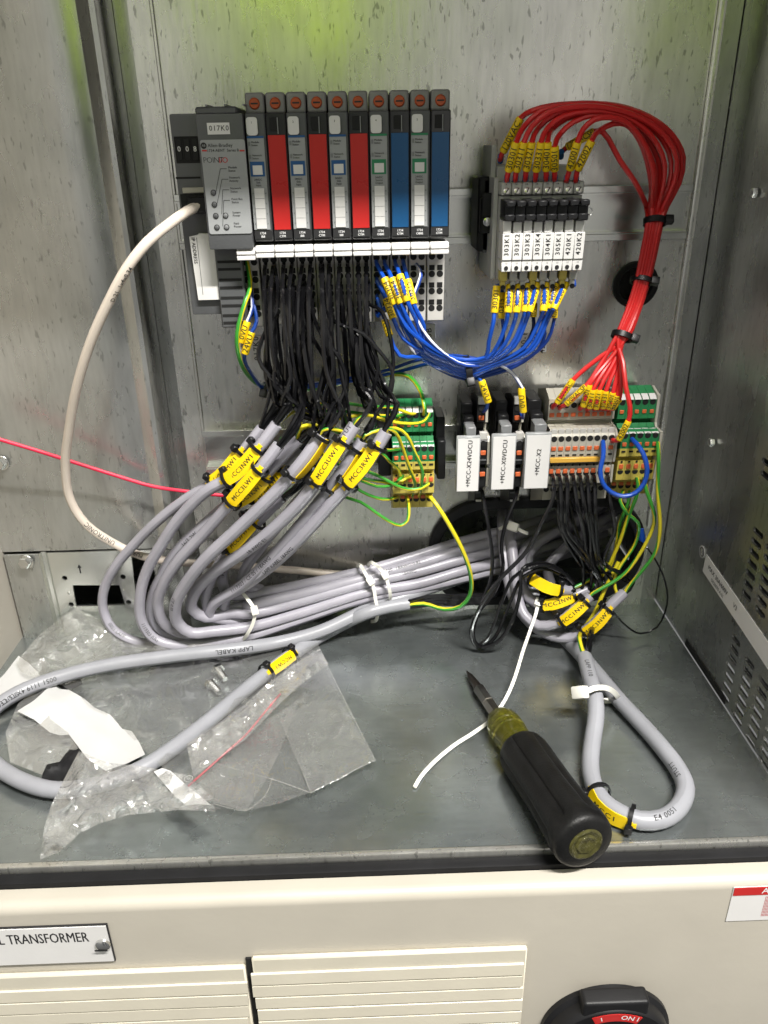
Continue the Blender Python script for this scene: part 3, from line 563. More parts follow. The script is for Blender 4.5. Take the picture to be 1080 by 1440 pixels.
obj('terminal_body', join(box(RX-.0030, RX-.0002, -.045, -.008, zl['b1']-.001, zl['top']), box(RX-.0028, RX-.0002, -.0585, -.0452, zl['b1']-.001, zl['s1']+.010)), 'relay', t)
obj('rail_foot', box(RX-.0055, RX-.0032, -.040, -.008, zl['w1'], zl['s0']), 'dgrey', t)
t = thing('end_bracket', 'black end stop clamped on the upper rail left of the relays', 'end stop', (P(685, 350, 40)[0], -.03, zat(356, 48, 685)))
a, b = P(676, 249, 48), P(694, 356, 48)
obj('bracket_body', join(box(a[0], b[0], -.040, -.008, b[2], a[2], .0012), box(a[0]+.0008, b[0]-.0004, -.048, -.0402, b[2]+.012, a[2]-.012, .001), box(a[0]+.0012, b[0]-.001, -.050, -.0482, b[2]+.022, b[2]+.036, .0006)), 'black', t)
obj('screw', lathe([(0, .0028), (.0006, .0026), (.0009, .0015)], P(685, 312, 50.2), -EY, 14), 'bolt', t)
t = thing('ring_clip', 'tiny chrome ring hanging at the right end of the relay row', 'ring', P(829, 297, 82))
pp = Path([P(829, 291, 82), P(832.5, 294, 82), P(833, 299, 82), P(830, 303, 82), P(828, 301, 82)], .0008); obj('ring_wire', tube(pp, .0005, 6), 'bolt', t)

# ================================================================ terminal blocks on the lower rail
def prof_body(name, pts, x0, x1, m, parent):            # pts (pixel row, depth) profile extruded between two X
    pz = [(-d/1000., zat(y, d, 760)) for y, d in pts]; n = len(pz)
    V = [(x, a, b) for x in (x0, x1) for a, b in pz]; F_ = [(i, (i+1) % n, n+(i+1) % n, n+i) for i in range(n)]+[tuple(range(n))[::-1], tuple(range(n, 2*n))]
    return obj(name, (np.array(V), F_), m, parent, smooth=False)
hole_m = PR
def hole(x, py, d, parent, r=.0021): o = port(PR, x, -d/1000.-.0001, zat(py, d, 760), parent, 'wire_port'); o.scale = (r/.0021,)*3; return o
def pusher(x, py, d, parent, wd=.0034, h=.0030, m='orange'):
    z = zat(py, d, 760); return obj('pusher', box(x-wd/2, x+wd/2, -d/1000.-.0008, -d/1000., z-h/2, z+h/2, .0003), m, parent)
TPX = .00506
bx0 = P(774, 622, 56)[0]
up_p = [(546, 5), (546, 30), (562, 43), (591, 43), (592, 39), (596, 39), (597, 43), (599, 43), (600, 46), (599.5, 5)]
md_p = [(599.5, 5), (600, 46), (605, 52), (615, 56), (643, 56), (652, 55), (653, 48), (655, 48), (656, 54), (681, 54), (682, 40), (683, 40), (684, 44), (703, 44), (703, 5)]
for i in range(9):
    x0 = bx0+i*TPX; c = x0+TPX/2
    t = thing('terminal_block', 'beige spring terminal block, %s of the nine under the red wires' % ['leftmost', 'second from the left', 'third from the left', 'fourth from the left', 'fifth and middle one', 'sixth from the left', 'seventh from the left', 'eighth (blue wire in it)', 'rightmost'][i], 'terminal block', (c, -.02, zat(703, 44, 760)), 'beige terminal blocks on the lower rail')
    sh = -.0006 if i < 2 else 0
    prof_body('upper_tier', [(y, d+(0 if i > 1 else .6)) for y, d in up_p], x0+.00008, x0+TPX-.0001, 'ivory', t); prof_body('lower_tier', md_p, x0+.00008, x0+TPX-.0001, 'ivory', t)
    hole(c, 575, 43.8, t); pusher(c, 584, 43.6, t); hole(c, 622, 56, t); pusher(c, 631.5, 56, t)
    sl = obj('bridge_slot', box(c-.0014, c+.0014, -.0563, -.056, zat(641, 56, 760)-.0006, zat(641, 56, 760)+.0006), 'void', t)
    hole(c, 656.5, 54, t, .0009); pusher(c, 663, 54, t, .0032, .0036); hole(c, 670.5, 54, t, .0021); hole(c, 692, 44, t)
    for yy, d in ((553, 37),): pass
    obj('marker_tag', box(x0+.0005, x0+TPX-.0005, -.0545, -.0535, zat(613, 54, 760), zat(603, 53, 760), .0002), 'lgrey', t).rotation_euler = (0, 0, 0)
t = thing('jumper_bar', 'yellow jumper bar bridging seven beige terminal blocks', 'jumper', (bx0+3.5*TPX, -.056, zat(651, 57, 760)))
obj('bar', box(bx0, bx0+7.1*TPX, -.0585, -.0562, zat(651, 57, 760), zat(644, 57, 760), .0005), 'bar', t)
t = thing('end_plate', 'beige end plate closing the right side of the beige terminal blocks', 'end plate', (bx0+9*TPX, -.02, zat(703, 44, 760)), 'end plates on the lower rail')
prof_body('plate_body', [(y, d+1) for y, d in up_p[:-1]]+[(y, d+1) for y, d in md_p[1:]], bx0+9*TPX, bx0+9*TPX+.0015, 'ivory', t)
def earth(xs, n, pitch, rows, lb, group, dz):
    up2 = [(y+dz, d) for y, d in [(545, 5), (545, 28), (557, 38), (566, 43), (592, 43), (593, 36), (597, 36), (598, 43), (603, 44), (603, 5)]]
    lo2 = [(y+dz, d) for y, d in [(603, 5), (603, 44), (608, 52), (614, 56), (634, 56), (634, 5)]]
    yl2 = [(y+dz, d) for y, d in [(634, 5), (634, 56.2), (645, 56), (646, 49), (650, 49), (651, 55), (678, 54), (679, 44), (698, 44), (698, 5)]]
    for i in range(n):
        x0 = xs+i*pitch; c = x0+pitch/2
        t = thing('earth_terminal', lb[i], 'earth terminal', (c, -.02, zat(698+dz, 44, 760)), group)
        a, b = x0+.00008, x0+pitch-.0001
        prof_body('upper_tier', up2, a, b, 'green', t); prof_body('lower_tier', lo2, a, b, 'green', t); prof_body('foot_tier', yl2, a, b, 'tyel', t)
        for (y0, d0, y1, d1) in ((557, 38.6, 565, 43.6), (606, 49, 613, 56)):
            V = [(x, -d/1000.-.0005, zat(y+dz, d, 760)) for y, d in ((y0, d0), (y1, d1)) for x in (a+.0003, b-.0003)]; V += [(x, y+.0012, z) for x, y, z in V]
            obj('marker_tag', (np.array(V), [(0, 2, 3, 1), (4, 5, 7, 6), (0, 1, 5, 4), (2, 6, 7, 3), (0, 4, 6, 2), (1, 3, 7, 5)]), 'white', t, smooth=False)
        hole(c, 573+dz, 43, t); pusher(c, 582+dz, 43, t, .0030, .0028); hole(c, 620+dz, 56, t); pusher(c, 628+dz, 56, t, .0030)
        obj('bridge_slot', box(c-.0014, c+.0014, -.0566, -.0562, zat(638+dz, 56, 760)-.0006, zat(638+dz, 56, 760)+.0006), 'void', t)
        pusher(c, 659+dz, 54.6, t, .0030, .0036); hole(c, 654+dz, 55.3, t, .0008); hole(c, 670+dz, 54.3, t); pusher(c, 683+dz, 44.2, t, .0032, .0026); hole(c, 690+dz, 44, t)
gx = P(873, 620, 56)[0]; gp = (P(926, 620, 56)[0]-gx)/5
earth(gx, 5, gp, 0, ['green and yellow earth terminal block with the blue wire in it', 'green and yellow earth terminal block, second of the right hand group', 'green and yellow earth terminal block, middle of the right hand group', 'green and yellow earth terminal block, fourth of the right hand group', 'green and yellow earth terminal block at the right end beside its end plate'], 'right hand earth terminal blocks', 0)
t = thing('end_plate', 'cream end plate on the right side of the right hand earth terminals', 'end plate', (gx+5*gp, -.02, zat(698, 44, 760)), 'end plates on the lower rail')
prof_body('plate_body', [(546, 5), (546, 30), (560, 44), (598, 44.5), (604, 46), (612, 57.5), (650, 57), (678, 55), (680, 46), (697, 46), (697, 5)], gx+5*gp, gx+5*gp+.0017, 'ivory', t)
t = thing('rail_bracket', 'black end stop between the beige and the right hand earth terminals', 'end stop', (bx0+9*TPX+.004, -.02, zat(690, 40, 760)))
obj('bracket_body', join(box(bx0+9*TPX+.0017, gx-.0004, -.036, -.008, zat(690, 36, 760), zat(560, 36, 760), .001), box(bx0+9*TPX+.0022, gx-.001, -.042, -.0362, zat(680, 40, 760), zat(600, 40, 760), .001)), 'black', t)
lx = P(552, 635, 56)[0]; lp_ = (P(611.5, 635, 56)[0]-lx)/6
earth(lx, 6, lp_, 0, ['earth terminal block at the left end of the left hand group, mostly behind wires', 'earth terminal block, second of the left hand group', 'earth terminal block, third of the left hand group', 'earth terminal block, fourth of the left hand group', 'earth terminal block, fifth of the left hand group', 'earth terminal block at the right end, whose wire runs down to the thick cable'], 'left hand earth terminal blocks', 10.5)
t = thing('rail_bracket', 'black end stop right of the left hand earth terminals', 'end stop', (P(620, 670, 40)[0], -.02, zat(674, 42, 620)))
a, b = P(614.5, 592, 42), P(626, 674, 42); obj('bracket_body', join(box(a[0], b[0], -.034, -.008, b[2], a[2], .0008), box(a[0]+.0006, b[0], -.042, -.0342, b[2], zat(620, 42, 620), .0008)), 'black', t)
t = thing('rail_bracket', 'black end stop left of the left hand earth terminals behind cable markers', 'end stop', (lx-.004, -.02, zat(674, 42, 540)))
obj('bracket_body', box(lx-.010, lx-.0006, -.040, -.008, zat(670, 40, 545), zat(600, 40, 545), .001), 'black', t)
K33 = lambda a, b, d: P(630+a/6.75, 530+b/6.75, d)
def feed(cx, s0, label):
    x0, x1 = K33(cx, 700, 56)[0], K33(cx+78, 700, 56)[0]; c = (x0+x1)/2; f_ = lambda cy, d: K33(cx, cy, d)[2]
    t = thing('supply_terminal', label, 'terminal block', (c, -.02, f_(1170, 44)), 'black supply terminal blocks')
    pts = [(150, 8), (150, 30), (200, 42), (430, 43), (440, 36), (500, 36), (520, 44), (560, 54), (620, 57), (830, 57), (835, 50), (860, 50), (866, 57), (1040, 55), (1050, 44), (1170, 43), (1170, 8)]
    V = [(x, -d/1000., f_(cy, d)) for x in (x0, x1) for cy, d in pts]; n = len(pts)
    obj('terminal_body', (np.array(V), [(i, (i+1) % n, n+(i+1) % n, n+i) for i in range(n)]+[tuple(range(n))[::-1], tuple(range(n, 2*n))]), 'black', t, smooth=False)
    V = [(x, -(d+.4)/1000., f_(cy, d)) for x in (x1+.0001, x1+.0018) for cy, d in pts]; obj('end_plate', (np.array(V), [(i, (i+1) % n, n+(i+1) % n, n+i) for i in range(n)]+[tuple(range(n))[::-1], tuple(range(n, 2*n))]), 'ivory', t, smooth=False)
    for cy, d in ((388, 43), (720, 57), (922, 57)):
        z = f_(cy, d); obj('pusher', box(c-.0019, c+.0019, -d/1000.-.0008, -d/1000., z-.0017, z+.0017, .0003), 'orange', t)
    for cy, d in ((325, 43), (660, 57), (975, 56)): port(PR, c, -d/1000.-.0001, f_(cy, d), t)
    for cy, d in ((225, 43), (560, 55)):
        z = f_(cy, d); obj('marker_tag', box(x0+.0003, x1-.0002, -d/1000.-.0012, -d/1000.+.003, z-.0026, z+.0026, .0003), 'lgrey', t)
    for cy, d in ((788, 57), (1095, 45)): z = f_(cy, d); obj('foot_rib', box(x0+.0004, x1-.0004, -d/1000.-.0006, -d/1000., z-.0006, z+.0006), 'dgrey', t)
    obj('foot_clip', box(x0+.001, x1-.001, -.0445, -.043, f_(1180, 44), f_(1166, 44)), 'white', t)
feed(292, '', 'black supply terminal with orange pushers right of the X24VDCU plate'); feed(634, '', 'black supply terminal with orange pushers right of the X0VDCU plate')
def holder(ca, cb, cy0, cy1, s, label, rx):
    a, b = K33(ca, cy0, 62), K33(cb, cy1, 62); x0, x1, z0, z1 = a[0], b[0], b[2], a[2]
    t = thing('label_holder', label, 'label holder', ((x0+x1)/2, -.03, z0), 'terminal strip label holders')
    obj('clear_cover', box(x0-.0009, x1+.0008, -.0615, -.058, z0-.0006, z1+.0014, .0006), 'face', t)
    lbp = obj('label_card', box(x0, x1, -.062, -.0616, z0, z1), 'label', t)
    ftext('lettering', s, .0044, ((x0+x1)/2+rx, -.0622, (z0+z1)/2+(.001 if len(s) > 8 else 0)), _n((.03, 0, 1)), _n((-1, 0, .03)), 'ink', lbp, .012, sp=1.08)
    obj('clip_arm', box(x0+.006, x1-.002, -.057, -.030, z1-.004, z1+.0065, .0008), 'mgrey', t); obj('rail_clip', join(box(x0+.005, x1-.0015, -.034, -.008, z0+.006, z1+.017, .001), box(x0+.006, x1-.002, -.045, -.0342, z0+.02, z1+.010, .001)), 'black', t)
holder(96, 284, 590, 1082, '+MCC-X24VDCU', 'white label plate reading +MCC-X24VDCU', .0008); holder(432, 616, 570, 1064, '+MCC-X0VDCU', 'white label plate reading +MCC-X0VDCU', .0004); holder(752, 940, 558, 1054, '+MCC-X2', 'white label plate reading +MCC-X2', .0006)
# ================================================================ cables and wires
def pts(L): return [G(p[1], p[2], p[3]) if p[0] == 'g' else (np.array(p[1]) if p[0] == 'w' else P(*p)) for p in L]
def ring(parent, path, l, r, m='btie', wd=.0016, head=True, hang=0., nm='tie'):
    p, t = path.at(l); n = toward(p, t); b = np.cross(t, n); V = []; F_ = []; N_ = 18
    for k in range(N_):
        a = 2*math.pi*k/N_; d = math.cos(a)*n+math.sin(a)*b
        for dr, ds in ((.0001, -wd), (.0011, -wd), (.0011, wd), (.0001, wd)): V.append(p+(r+dr)*d+t*ds)
    for k in range(N_):
        for j in range(4): F_.append((4*k+j, 4*k+(j+1) % 4, 4*((k+1) % N_)+(j+1) % 4, 4*((k+1) % N_)+j))
    g = (np.array(V), F_)
    if head:
        d = _n(math.cos(hang)*n+math.sin(hang)*b); e = np.cross(t, d); c = p+(r+.0016)*d; bb = box(-.0022, .0022, -.0024, .0024, -.0016, .0021, .0005)
        g = join(g, (c+bb[0][:, :1]*t+bb[0][:, 1:2]*e+bb[0][:, 2:3]*d, bb[1]))
    return obj(nm, g, m, parent)
MK = [(-.0148, -.0016), (-.0135, -.0012), (-.0128, -.0026), (-.0112, -.0026), (-.0104, -.0043), (.0104, -.0043), (.0112, -.0026), (.0128, -.0026), (.0135, -.0012), (.0148, -.0016)]
MK = MK+[(x, -y) for x, y in MK[::-1]]
def marker(path, r, pix, text, label, roll=0., flip=False, sc_=1., ws=1.):
    l = path.near(P(*pix)) if len(pix) == 3 else path.near(pix[1]); p, t = path.at(l); n = toward(p, t); 
    if t[0] < 0: t = -t
    u = t; v = np.cross(n, u)
    if flip: u, v = -u, -v
    mk = thing('cable_marker', label, 'cable marker', p, 'yellow cable markers')
    g = curve2d([MK], .0003, 0); a = g[0].copy()
    xs_ = np.unique(np.round(a[:, 0], 5))
    def bend(q, off):
        V = []
        for x, y, z in q:
            pp, tt = path.at(min(max(l+x*sc_*(1 if np.dot(u, path.at(l)[1]) > 0 else -1), 0), path.L)); nn = toward(pp, tt); vv = np.cross(tt if np.dot(tt, u) > 0 else -tt, nn)*-1
            vv = np.cross(nn, tt if np.dot(tt, u) > 0 else -tt)
            th = roll; R_ = r+.0013+off-.0011*(x/.0148)**2; n2 = math.cos(th)*nn+math.sin(th)*vv; v2 = math.cos(th)*vv-math.sin(th)*nn
            V.append(pp+n2*(R_+z)+v2*y*ws)
        return np.array(V)
    # split the plate lengthwise so that it follows the cable
    gx_ = [(-.0148, -.0016, .0016), (-.0135, -.0012, .0012), (-.0128, -.0026, .0026), (-.0112, -.0026, .0026), (-.0104, -.0043, .0043), (-.005, -.0045, .0045), (0, -.0046, .0046), (.005, -.0045, .0045), (.0104, -.0043, .0043), (.0112, -.0026, .0026), (.0128, -.0026, .0026), (.0135, -.0012, .0012), (.0148, -.0016, .0016)]
    q = np.array([(x, y, z) for z in (-.0003, .0003) for x, y0, y1 in gx_ for y in (y0, y1)]); n_ = len(gx_); F_ = []
    for i in range(n_-1):
        a0, a1, b0, b1 = 2*i, 2*i+1, 2*i+2, 2*i+3; F_.append((a0+2*n_, b0+2*n_, b1+2*n_, a1+2*n_)); F_.append((a0, a1, b1, b0)); F_.append((a0, b0, b0+2*n_, a0+2*n_)); F_.append((a1, a1+2*n_, b1+2*n_, b1))
    F_ += [(0, 2*n_, 2*n_+1, 1), (2*n_-2, 2*n_-1, 4*n_-1, 4*n_-2)]
    pl = obj('marker_plate', (bend(q, 0), F_), 'marker', mk)
    if text:
        g = text2d(text, .0044, 'CENTER', .012, 1.15); obj('lettering', (bend(g[0]/[sc_, ws, 1], .00042), g[1]), 'ink', pl, smooth=False)
    for s in (-1, 1): ring(mk, path, min(max(l+s*.0120*sc_, .001), path.L), r+.0016, hang=(1.9 if roll == 0 else .7)*(1 if s > 0 else 1)+random.uniform(-.3, .3), nm='cable_tie', wd=.0011)
    return mk
def wire(name, label, cat, group, pt, r, m, n=7, step=.005, twist=0., sleeve=None, parent=None, ferr=None):
    pa = Path(pts(pt) if not isinstance(pt, np.ndarray) else pt, step)
    if parent is not None: return obj(name, tube(pa, r, n, twist), m, parent), pa
    if not sleeve and not ferr: return tag(obj(name, tube(pa, r, n, twist), m), label, cat, group), pa
    t = thing(name, label, cat, pa.c[len(pa.c)//2], group); obj('insulation', tube(pa, r, n, twist), m, t)
    for s in sleeve or []: put_sleeve(t, r, *s)
    if ferr:
        for p0, p1 in ferr: obj('ferrule', tube(Path([P(*p0), P(*p1)], .002), r*1.15, 8), 'ferr', t)
    return t, pa
def put_sleeve(t, r, p0, p1, text, up=1, tsize=.0050, wd=1.9, bend=None):
    # flat yellow marker sleeve slid on a wire; lettering reads upward
    a, b = P(*p0), P(*p1); ax = _n(b-a); L = np.linalg.norm(b-a); c = (a+b)/2; n = toward(c, ax); s = np.cross(ax, n); R_ = r*wd; V = []; N_ = 10; F_ = []
    rows = [0, .04, .96, 1]
    for i, k in enumerate(rows):
        for j in range(N_):
            th = 2*math.pi*j/N_; q = R_*(.86 if i in (0, 3) else 1); V.append(a+ax*L*k+q*(math.cos(th)*n*.85+math.sin(th)*s))
    for i in range(3):
        for j in range(N_): F_.append((i*N_+j, i*N_+(j+1) % N_, (i+1)*N_+(j+1) % N_, (i+1)*N_+j))
    F_ += [tuple(range(N_))[::-1], tuple(3*N_+j for j in range(N_))]
    sl = obj('marker_sleeve', (np.array(V), F_), 'yellow', t)
    if text:
        u = ax if ax[2] > 0 else -ax
        if up < 0: u = -u
        v = np.cross(n, u); g = text2d(text, min(tsize, R_*2.0), 'CENTER', 0., 1.0); w_ = np.ptp(g[0][:, 0]); k = min(1, L*.92/w_); V = []
        for x, y, z in g[0]:
            th = y/R_; V.append(c+u*x*k+R_*.0+(R_*1.02+.0001)*(math.cos(th)*n*.87+math.sin(th)*v))
        obj('lettering', (np.array(V), g[1]), 'ink', sl, smooth=False)
    return sl

# ---- the grey control cables: jacket end (pixel, depth), loop, then bundle to the opening
def bundle(k, dz):                         # position across the bundle 0 top .. 1 bottom; dz = depth layer
    L = [(352, 832, 895, 44), (420, 820, 874, 36), (517, 799, 841, 27), (590, 777, 829, 17), (650, 757, 815, 7), (712, 742, 800, -8), (775, 722, 786, -35), (850, 690, 762, -75)]
    return [(x, a+(b-a)*k+random.uniform(-1.5, 1.5), d+dz) for x, a, b, d in L]
CR = .0041
cabs = [
 ('C1', 'grey cable with the outermost loop at the far left', [(368, 602, 74), (340, 637, 75), (316, 668, 74), (264, 700, 66), (227, 728, 60), (190, 764, 52), (160, 800, 46), (146, 830, 42), (145, 856, 40), (158, 884, 42), (184, 900, 44), (230, 906, 45), (290, 902, 43)], .98, -9, .0037),
 ('C2', 'grey cable with marker MCC3NW1, second loop from the left', [(389, 597, 84), (362, 632, 86), (330, 668, 84), (291, 690, 80), (251, 730, 72), (227, 766, 66), (206, 804, 60), (197, 840, 56), (199, 873, 54), (214, 896, 54), (242, 907, 55), (290, 904, 53)], .97, 6, CR),
 ('C3', 'grey cable with printed text just inside the second loop', [(420, 618, 76), (385, 655, 76), (352, 690, 74), (318, 712, 70), (285, 740, 64), (248, 776, 58), (226, 812, 52), (214, 842, 47), (214, 868, 46), (228, 889, 46), (262, 899, 46), (300, 896, 45)], .84, -8, CR),
 ('C4', 'grey cable with marker MCC3LW1 crossing in front', [(392, 626, 92), (372, 652, 93), (340, 690, 90), (319, 714, 86), (285, 752, 78), (250, 790, 70), (229, 824, 62), (222, 852, 56), (232, 878, 54), (262, 892, 54), (310, 886, 52)], .72, 2, CR),
 ('C5', 'grey cable with the broad front loop in the middle', [(452, 612, 96), (425, 650, 98), (386, 694, 96), (334, 744, 90), (291, 784, 84), (262, 820, 76), (247, 851, 68), (250, 876, 62), (268, 890, 60), (300, 888, 57)], .80, 7, .0044),
 ('C6', 'grey cable with short jacket end below the yellow markers', [(397, 699, 78), (368, 727, 78), (338, 760, 74), (316, 784, 68), (296, 815, 58), (290, 845, 50), (300, 868, 46), (330, 868, 43)], .55, -9, CR),
 ('C7', 'grey cable with marker MCC3UW1 running down the middle', [(499, 598, 94), (470, 640, 97), (438, 688, 96), (395, 734, 90), (349, 772, 82), (303, 803, 72), (275, 832, 62), (270, 856, 55), (290, 868, 51), (325, 862, 48)], .5, 5, .0044),
 ('C8', 'grey cable beside it with a side-on yellow marker', [(509, 620, 86), (483, 660, 88), (452, 702, 86), (410, 752, 80), (376, 790, 72), (336, 826, 62), (300, 850, 54), (296, 866, 50), (325, 872, 47)], .62, -2, CR),
 ('C9', 'grey cable with marker MCC3RW1, rightmost of the bunch', [(543, 607, 92), (512, 656, 94), (466, 708, 90), (425, 754, 84), (385, 792, 74), (346, 822, 60), (316, 842, 50), (318, 856, 45), (345, 852, 42)], .28, 3, .0044),
 ('C10', 'grey cable mostly hidden in the middle of the loops', [(426, 632, 66), (400, 664, 66), (372, 700, 64), (345, 740, 60), (322, 780, 54), (312, 812, 48), (322, 836, 42), (352, 836, 38)], .08, -3, CR),
 ('C11', 'grey cable at the back of the loops lying lowest in depth', [(470, 640, 70), (440, 680, 70), (405, 722, 66), (372, 762, 60), (345, 800, 50), (342, 822, 43), (365, 828, 38)], .22, -10, CR),
]
CP = {}
for nm, lb, top, k, dz, r in cabs:
    full = top+bundle(k, dz); pa = Path(pts(full), .005); CP[nm] = (pa, r, thing('control_cable', lb, 'cable', pa.c[0], 'grey control cables looping to the floor opening'))
    obj('jacket', tube(pa, r, 14), 'cable', CP[nm][2])
# print on jackets
for nm, s, pix, sz, ang, fl in (('C1', '0051 LAPP', (150, 872, 41), .005, .1, 0), ('C2', '1119303 (UL)', (201, 870, 54), .0048, 0, 0), ('C3', '16/3 2W', (262, 760, 60), .0058, -.2, 1), ('C5', 'CE 0,75', (262, 838, 70), .005, -.6, 0), ('C7', '18 AWG E1', (352, 770, 82), .005, -.6, 1), ('C8', '1119303 / CE 05 / 18AWG', (330, 830, 62), .0056, .15, 1), ('C9', 'LAPP KABEL 18AWG', (375, 800, 70), .005, -.3, 1), ('C10', '018 4 41', (322, 790, 52), .005, .2, 0), ('C7', 'STUTTGART', (480, 620, 96), .0055, .5, 1),
                        ('C9', '2 120  18AWG/0,82', (540, 800, 30), .0048, .2, 0), ('C7', '18AWG', (560, 815, 20), .0044, .1, 0), ('C2', 'E4 0,82', (560, 835, 20), .0044, .3, 0), ('C4', 'ULFLEX 110 CY', (430, 838, 36), .0044, .3, 0)):
    pa, r, t = CP[nm]; l = pa.near(P(*pix)); cprint('lettering', s, pa, l, r, sz*.78, 'ink', t, ang, bool(fl))
# black cores and earth core of every cable, from the module terminals into the jacket ends
tb_cols = {i: (X0+i*PT+(-.0002 if i else 0)) for i in range(10)}
H_ = ZS0-ZS1
def tport(i, c, k): return np.array([tb_cols[i]+PT*(.28, .72)[c], -.050, ZS0-H_*(.125+.245*k)])
order = [('C1', 0), ('C2', 0), ('C3', 1), ('C4', 1), ('C10', 2), ('C5', 2), ('C6', 3), ('C7', 4), ('C8', 4), ('C9', 5), ('C11', 3)]
used = []
allp = sorted([(i, c, k) for i in range(6) for c in range(2) for k in range(4)], key=lambda a: (a[0]*2+a[1], a[2]))
wants = [n for n, c in sorted(order, key=lambda a: a[1])]
per = 4; idx = 0; rng = random.Random(3)
for j, nm in enumerate(wants):
    pa, r, t = CP[nm]; e, tg_ = pa.c[0], pa.t[0]
    for q in range(5 if j < 4 else 4):
        if idx >= len(allp): break
        i, c, k = allp[idx]; idx += 1; s = tport(i, c, k)
        b = np.cross(tg_, _n(np.array([0, -1, .4]))); off = (rng.uniform(-.5, .5)*b+rng.uniform(-.5, .5)*np.cross(tg_, b))*r*1.1
        dl = .060+.004*(3-k)+rng.uniform(0, .012); zm = s[2]; Z_ = e[2]; fr = rng.uniform(.35, .6)
        wob = rng.uniform(-.0045, .0045); w2 = rng.uniform(-.005, .005)
        xm = lambda f, w: s[0]*(1-f)+(e[0]+.012)*f+w
        tp_ = zm-.016; H2 = tp_-Z_
        L = [('w', s+EY*.004), ('w', s+np.array([0, -.006, -.002])), ('w', (xm(.03, wob*.4), -dl, tp_)), ('w', (xm(.09, wob*.7), -dl-.008, tp_-H2*.34)), ('w', (xm(.38, w2*.6), -.074-rng.uniform(0, .012), tp_-H2*.68)), ('w', e-tg_*.018+off*1.8+np.array([0, -.002, .002])), ('w', e+off), ('w', e+tg_*.012+off*.6)]
        obj('core', tube(Path(pts(L), .006), .00138, 6), 'wblack', t)
        # jet of printed digits is too small to read on the cores
for q in range(11):                          # second cores sharing the upper ports, swinging across the bunch
    i, c, k = allp[(q*7+3) % len(allp)]; nm = wants[min(len(wants)-1, max(0, int(i/6*len(wants))+rng.choice((-1, 0, 1, 2))))]; pa, r, t = CP[nm]; e, tg_ = pa.c[0], pa.t[0]; s = tport(i, c, k); dl = .072+rng.uniform(0, .014); H2 = s[2]-.02-e[2]
    L = [('w', s+EY*.004), ('w', s+np.array([.0012, -.007, -.002])), ('w', (s[0]+rng.uniform(-.004, .006), -dl, s[2]-.02)), ('w', (s[0]*.6+e[0]*.4+rng.uniform(-.008, .012), -dl-.006, s[2]-.02-H2*.4)), ('w', (s[0]*.25+e[0]*.75+rng.uniform(0, .016), -dl-.004, s[2]-.02-H2*.72)), ('w', e-tg_*.016+np.array([rng.uniform(-.002, .002), -.002, .001])), ('w', e+tg_*.004)]
    obj('core', tube(Path(pts(L), .006), .00138, 6), 'wblack', t)
# extra black spare cores hanging loose between the bunches
for k, L in enumerate(([(455, 425, 62), (470, 452, 76), (512, 470, 84), (530, 490, 84), (551, 520, 82), (550, 550, 84), (530, 580, 86), (513, 606, 86)], [(519, 428, 56), (538, 440, 70), (549, 475, 78), (553, 515, 80), (548, 548, 84), (545, 580, 90), (543, 606, 92), (540, 614, 92)],
                       [(383, 420, 60), (388, 470, 72), (386, 520, 76), (378, 560, 80), (366, 600, 76), (362, 612, 76)], [(436, 430, 62), (452, 470, 86), (478, 505, 88), (486, 540, 86), (470, 580, 92), (456, 610, 96)])):
    wire('core', '', '', None, L, .00125, 'wblack', parent=CP[['C8', 'C9', 'C1', 'C5'][k]][2])
gyc = {
 'C2': [(386, 600, 84), (398, 590, 78), (420, 576, 66), (470, 566, 58), (520, 572, 56), (551, 573, 57), (578, 582, 50), (584, 581, 42)],
 'C3': [(417, 620, 76), (424, 603, 80), (445, 597, 84), (470, 590, 78), (510, 584, 70), (548, 585, 62), (568, 583, 50), (572, 581, 42)],
 'C5': [(450, 614, 96), (454, 605, 98), (466, 603, 98), (482, 607, 90), (500, 612, 74), (530, 630, 64), (548, 633, 60), (566, 631, 55)],
 'C7': [(497, 600, 94), (503, 590, 96), (515, 584, 94), (533, 588, 84), (550, 593, 76), (575, 596, 70), (594, 594, 62), (604, 583, 46), (604, 580, 41)],
 'C8': [(508, 622, 86), (514, 612, 90), (533, 605, 86), (556, 602, 80), (571, 611, 76), (584, 638, 70), (594, 662, 66), (592, 685, 60), (589, 698, 44)],
 'C9': [(542, 609, 92), (546, 603, 94), (556, 608, 90), (564, 624, 82), (573, 650, 74), (582, 673, 64), (584, 685, 54), (578, 698, 43)],
 'C4': [(391, 627, 92), (396, 617, 92), (410, 605, 90), (432, 598, 84), (470, 606, 70), (510, 622, 62), (538, 638, 60), (547, 648, 60), (560, 660, 58), (566, 680, 55)],
 'C1': [(367, 604, 74), (380, 592, 68), (400, 584, 60), (450, 577, 52), (510, 582, 52), (545, 592, 54), (560, 590, 50), (562, 581, 42)],
 'C6': [(400, 696, 78), (430, 672, 74), (480, 650, 64), (520, 664, 64), (538, 672, 66), (556, 682, 66), (573, 688, 64), (591, 687, 62), (603, 680, 56)],
 'C10': [(428, 630, 66), (450, 636, 62), (490, 662, 60), (515, 674, 62), (536, 677, 64), (556, 680, 62), (572, 672, 58), (581, 670, 54)],
 'C11': [(472, 638, 70), (480, 660, 66), (498, 684, 64), (518, 696, 64), (538, 702, 62), (552, 701, 54), (559, 699, 43)],
}
for k, L in gyc.items(): wire('earth_core', '', '', None, L, .00118, 'gy', 8, twist=9., parent=CP[k][2])
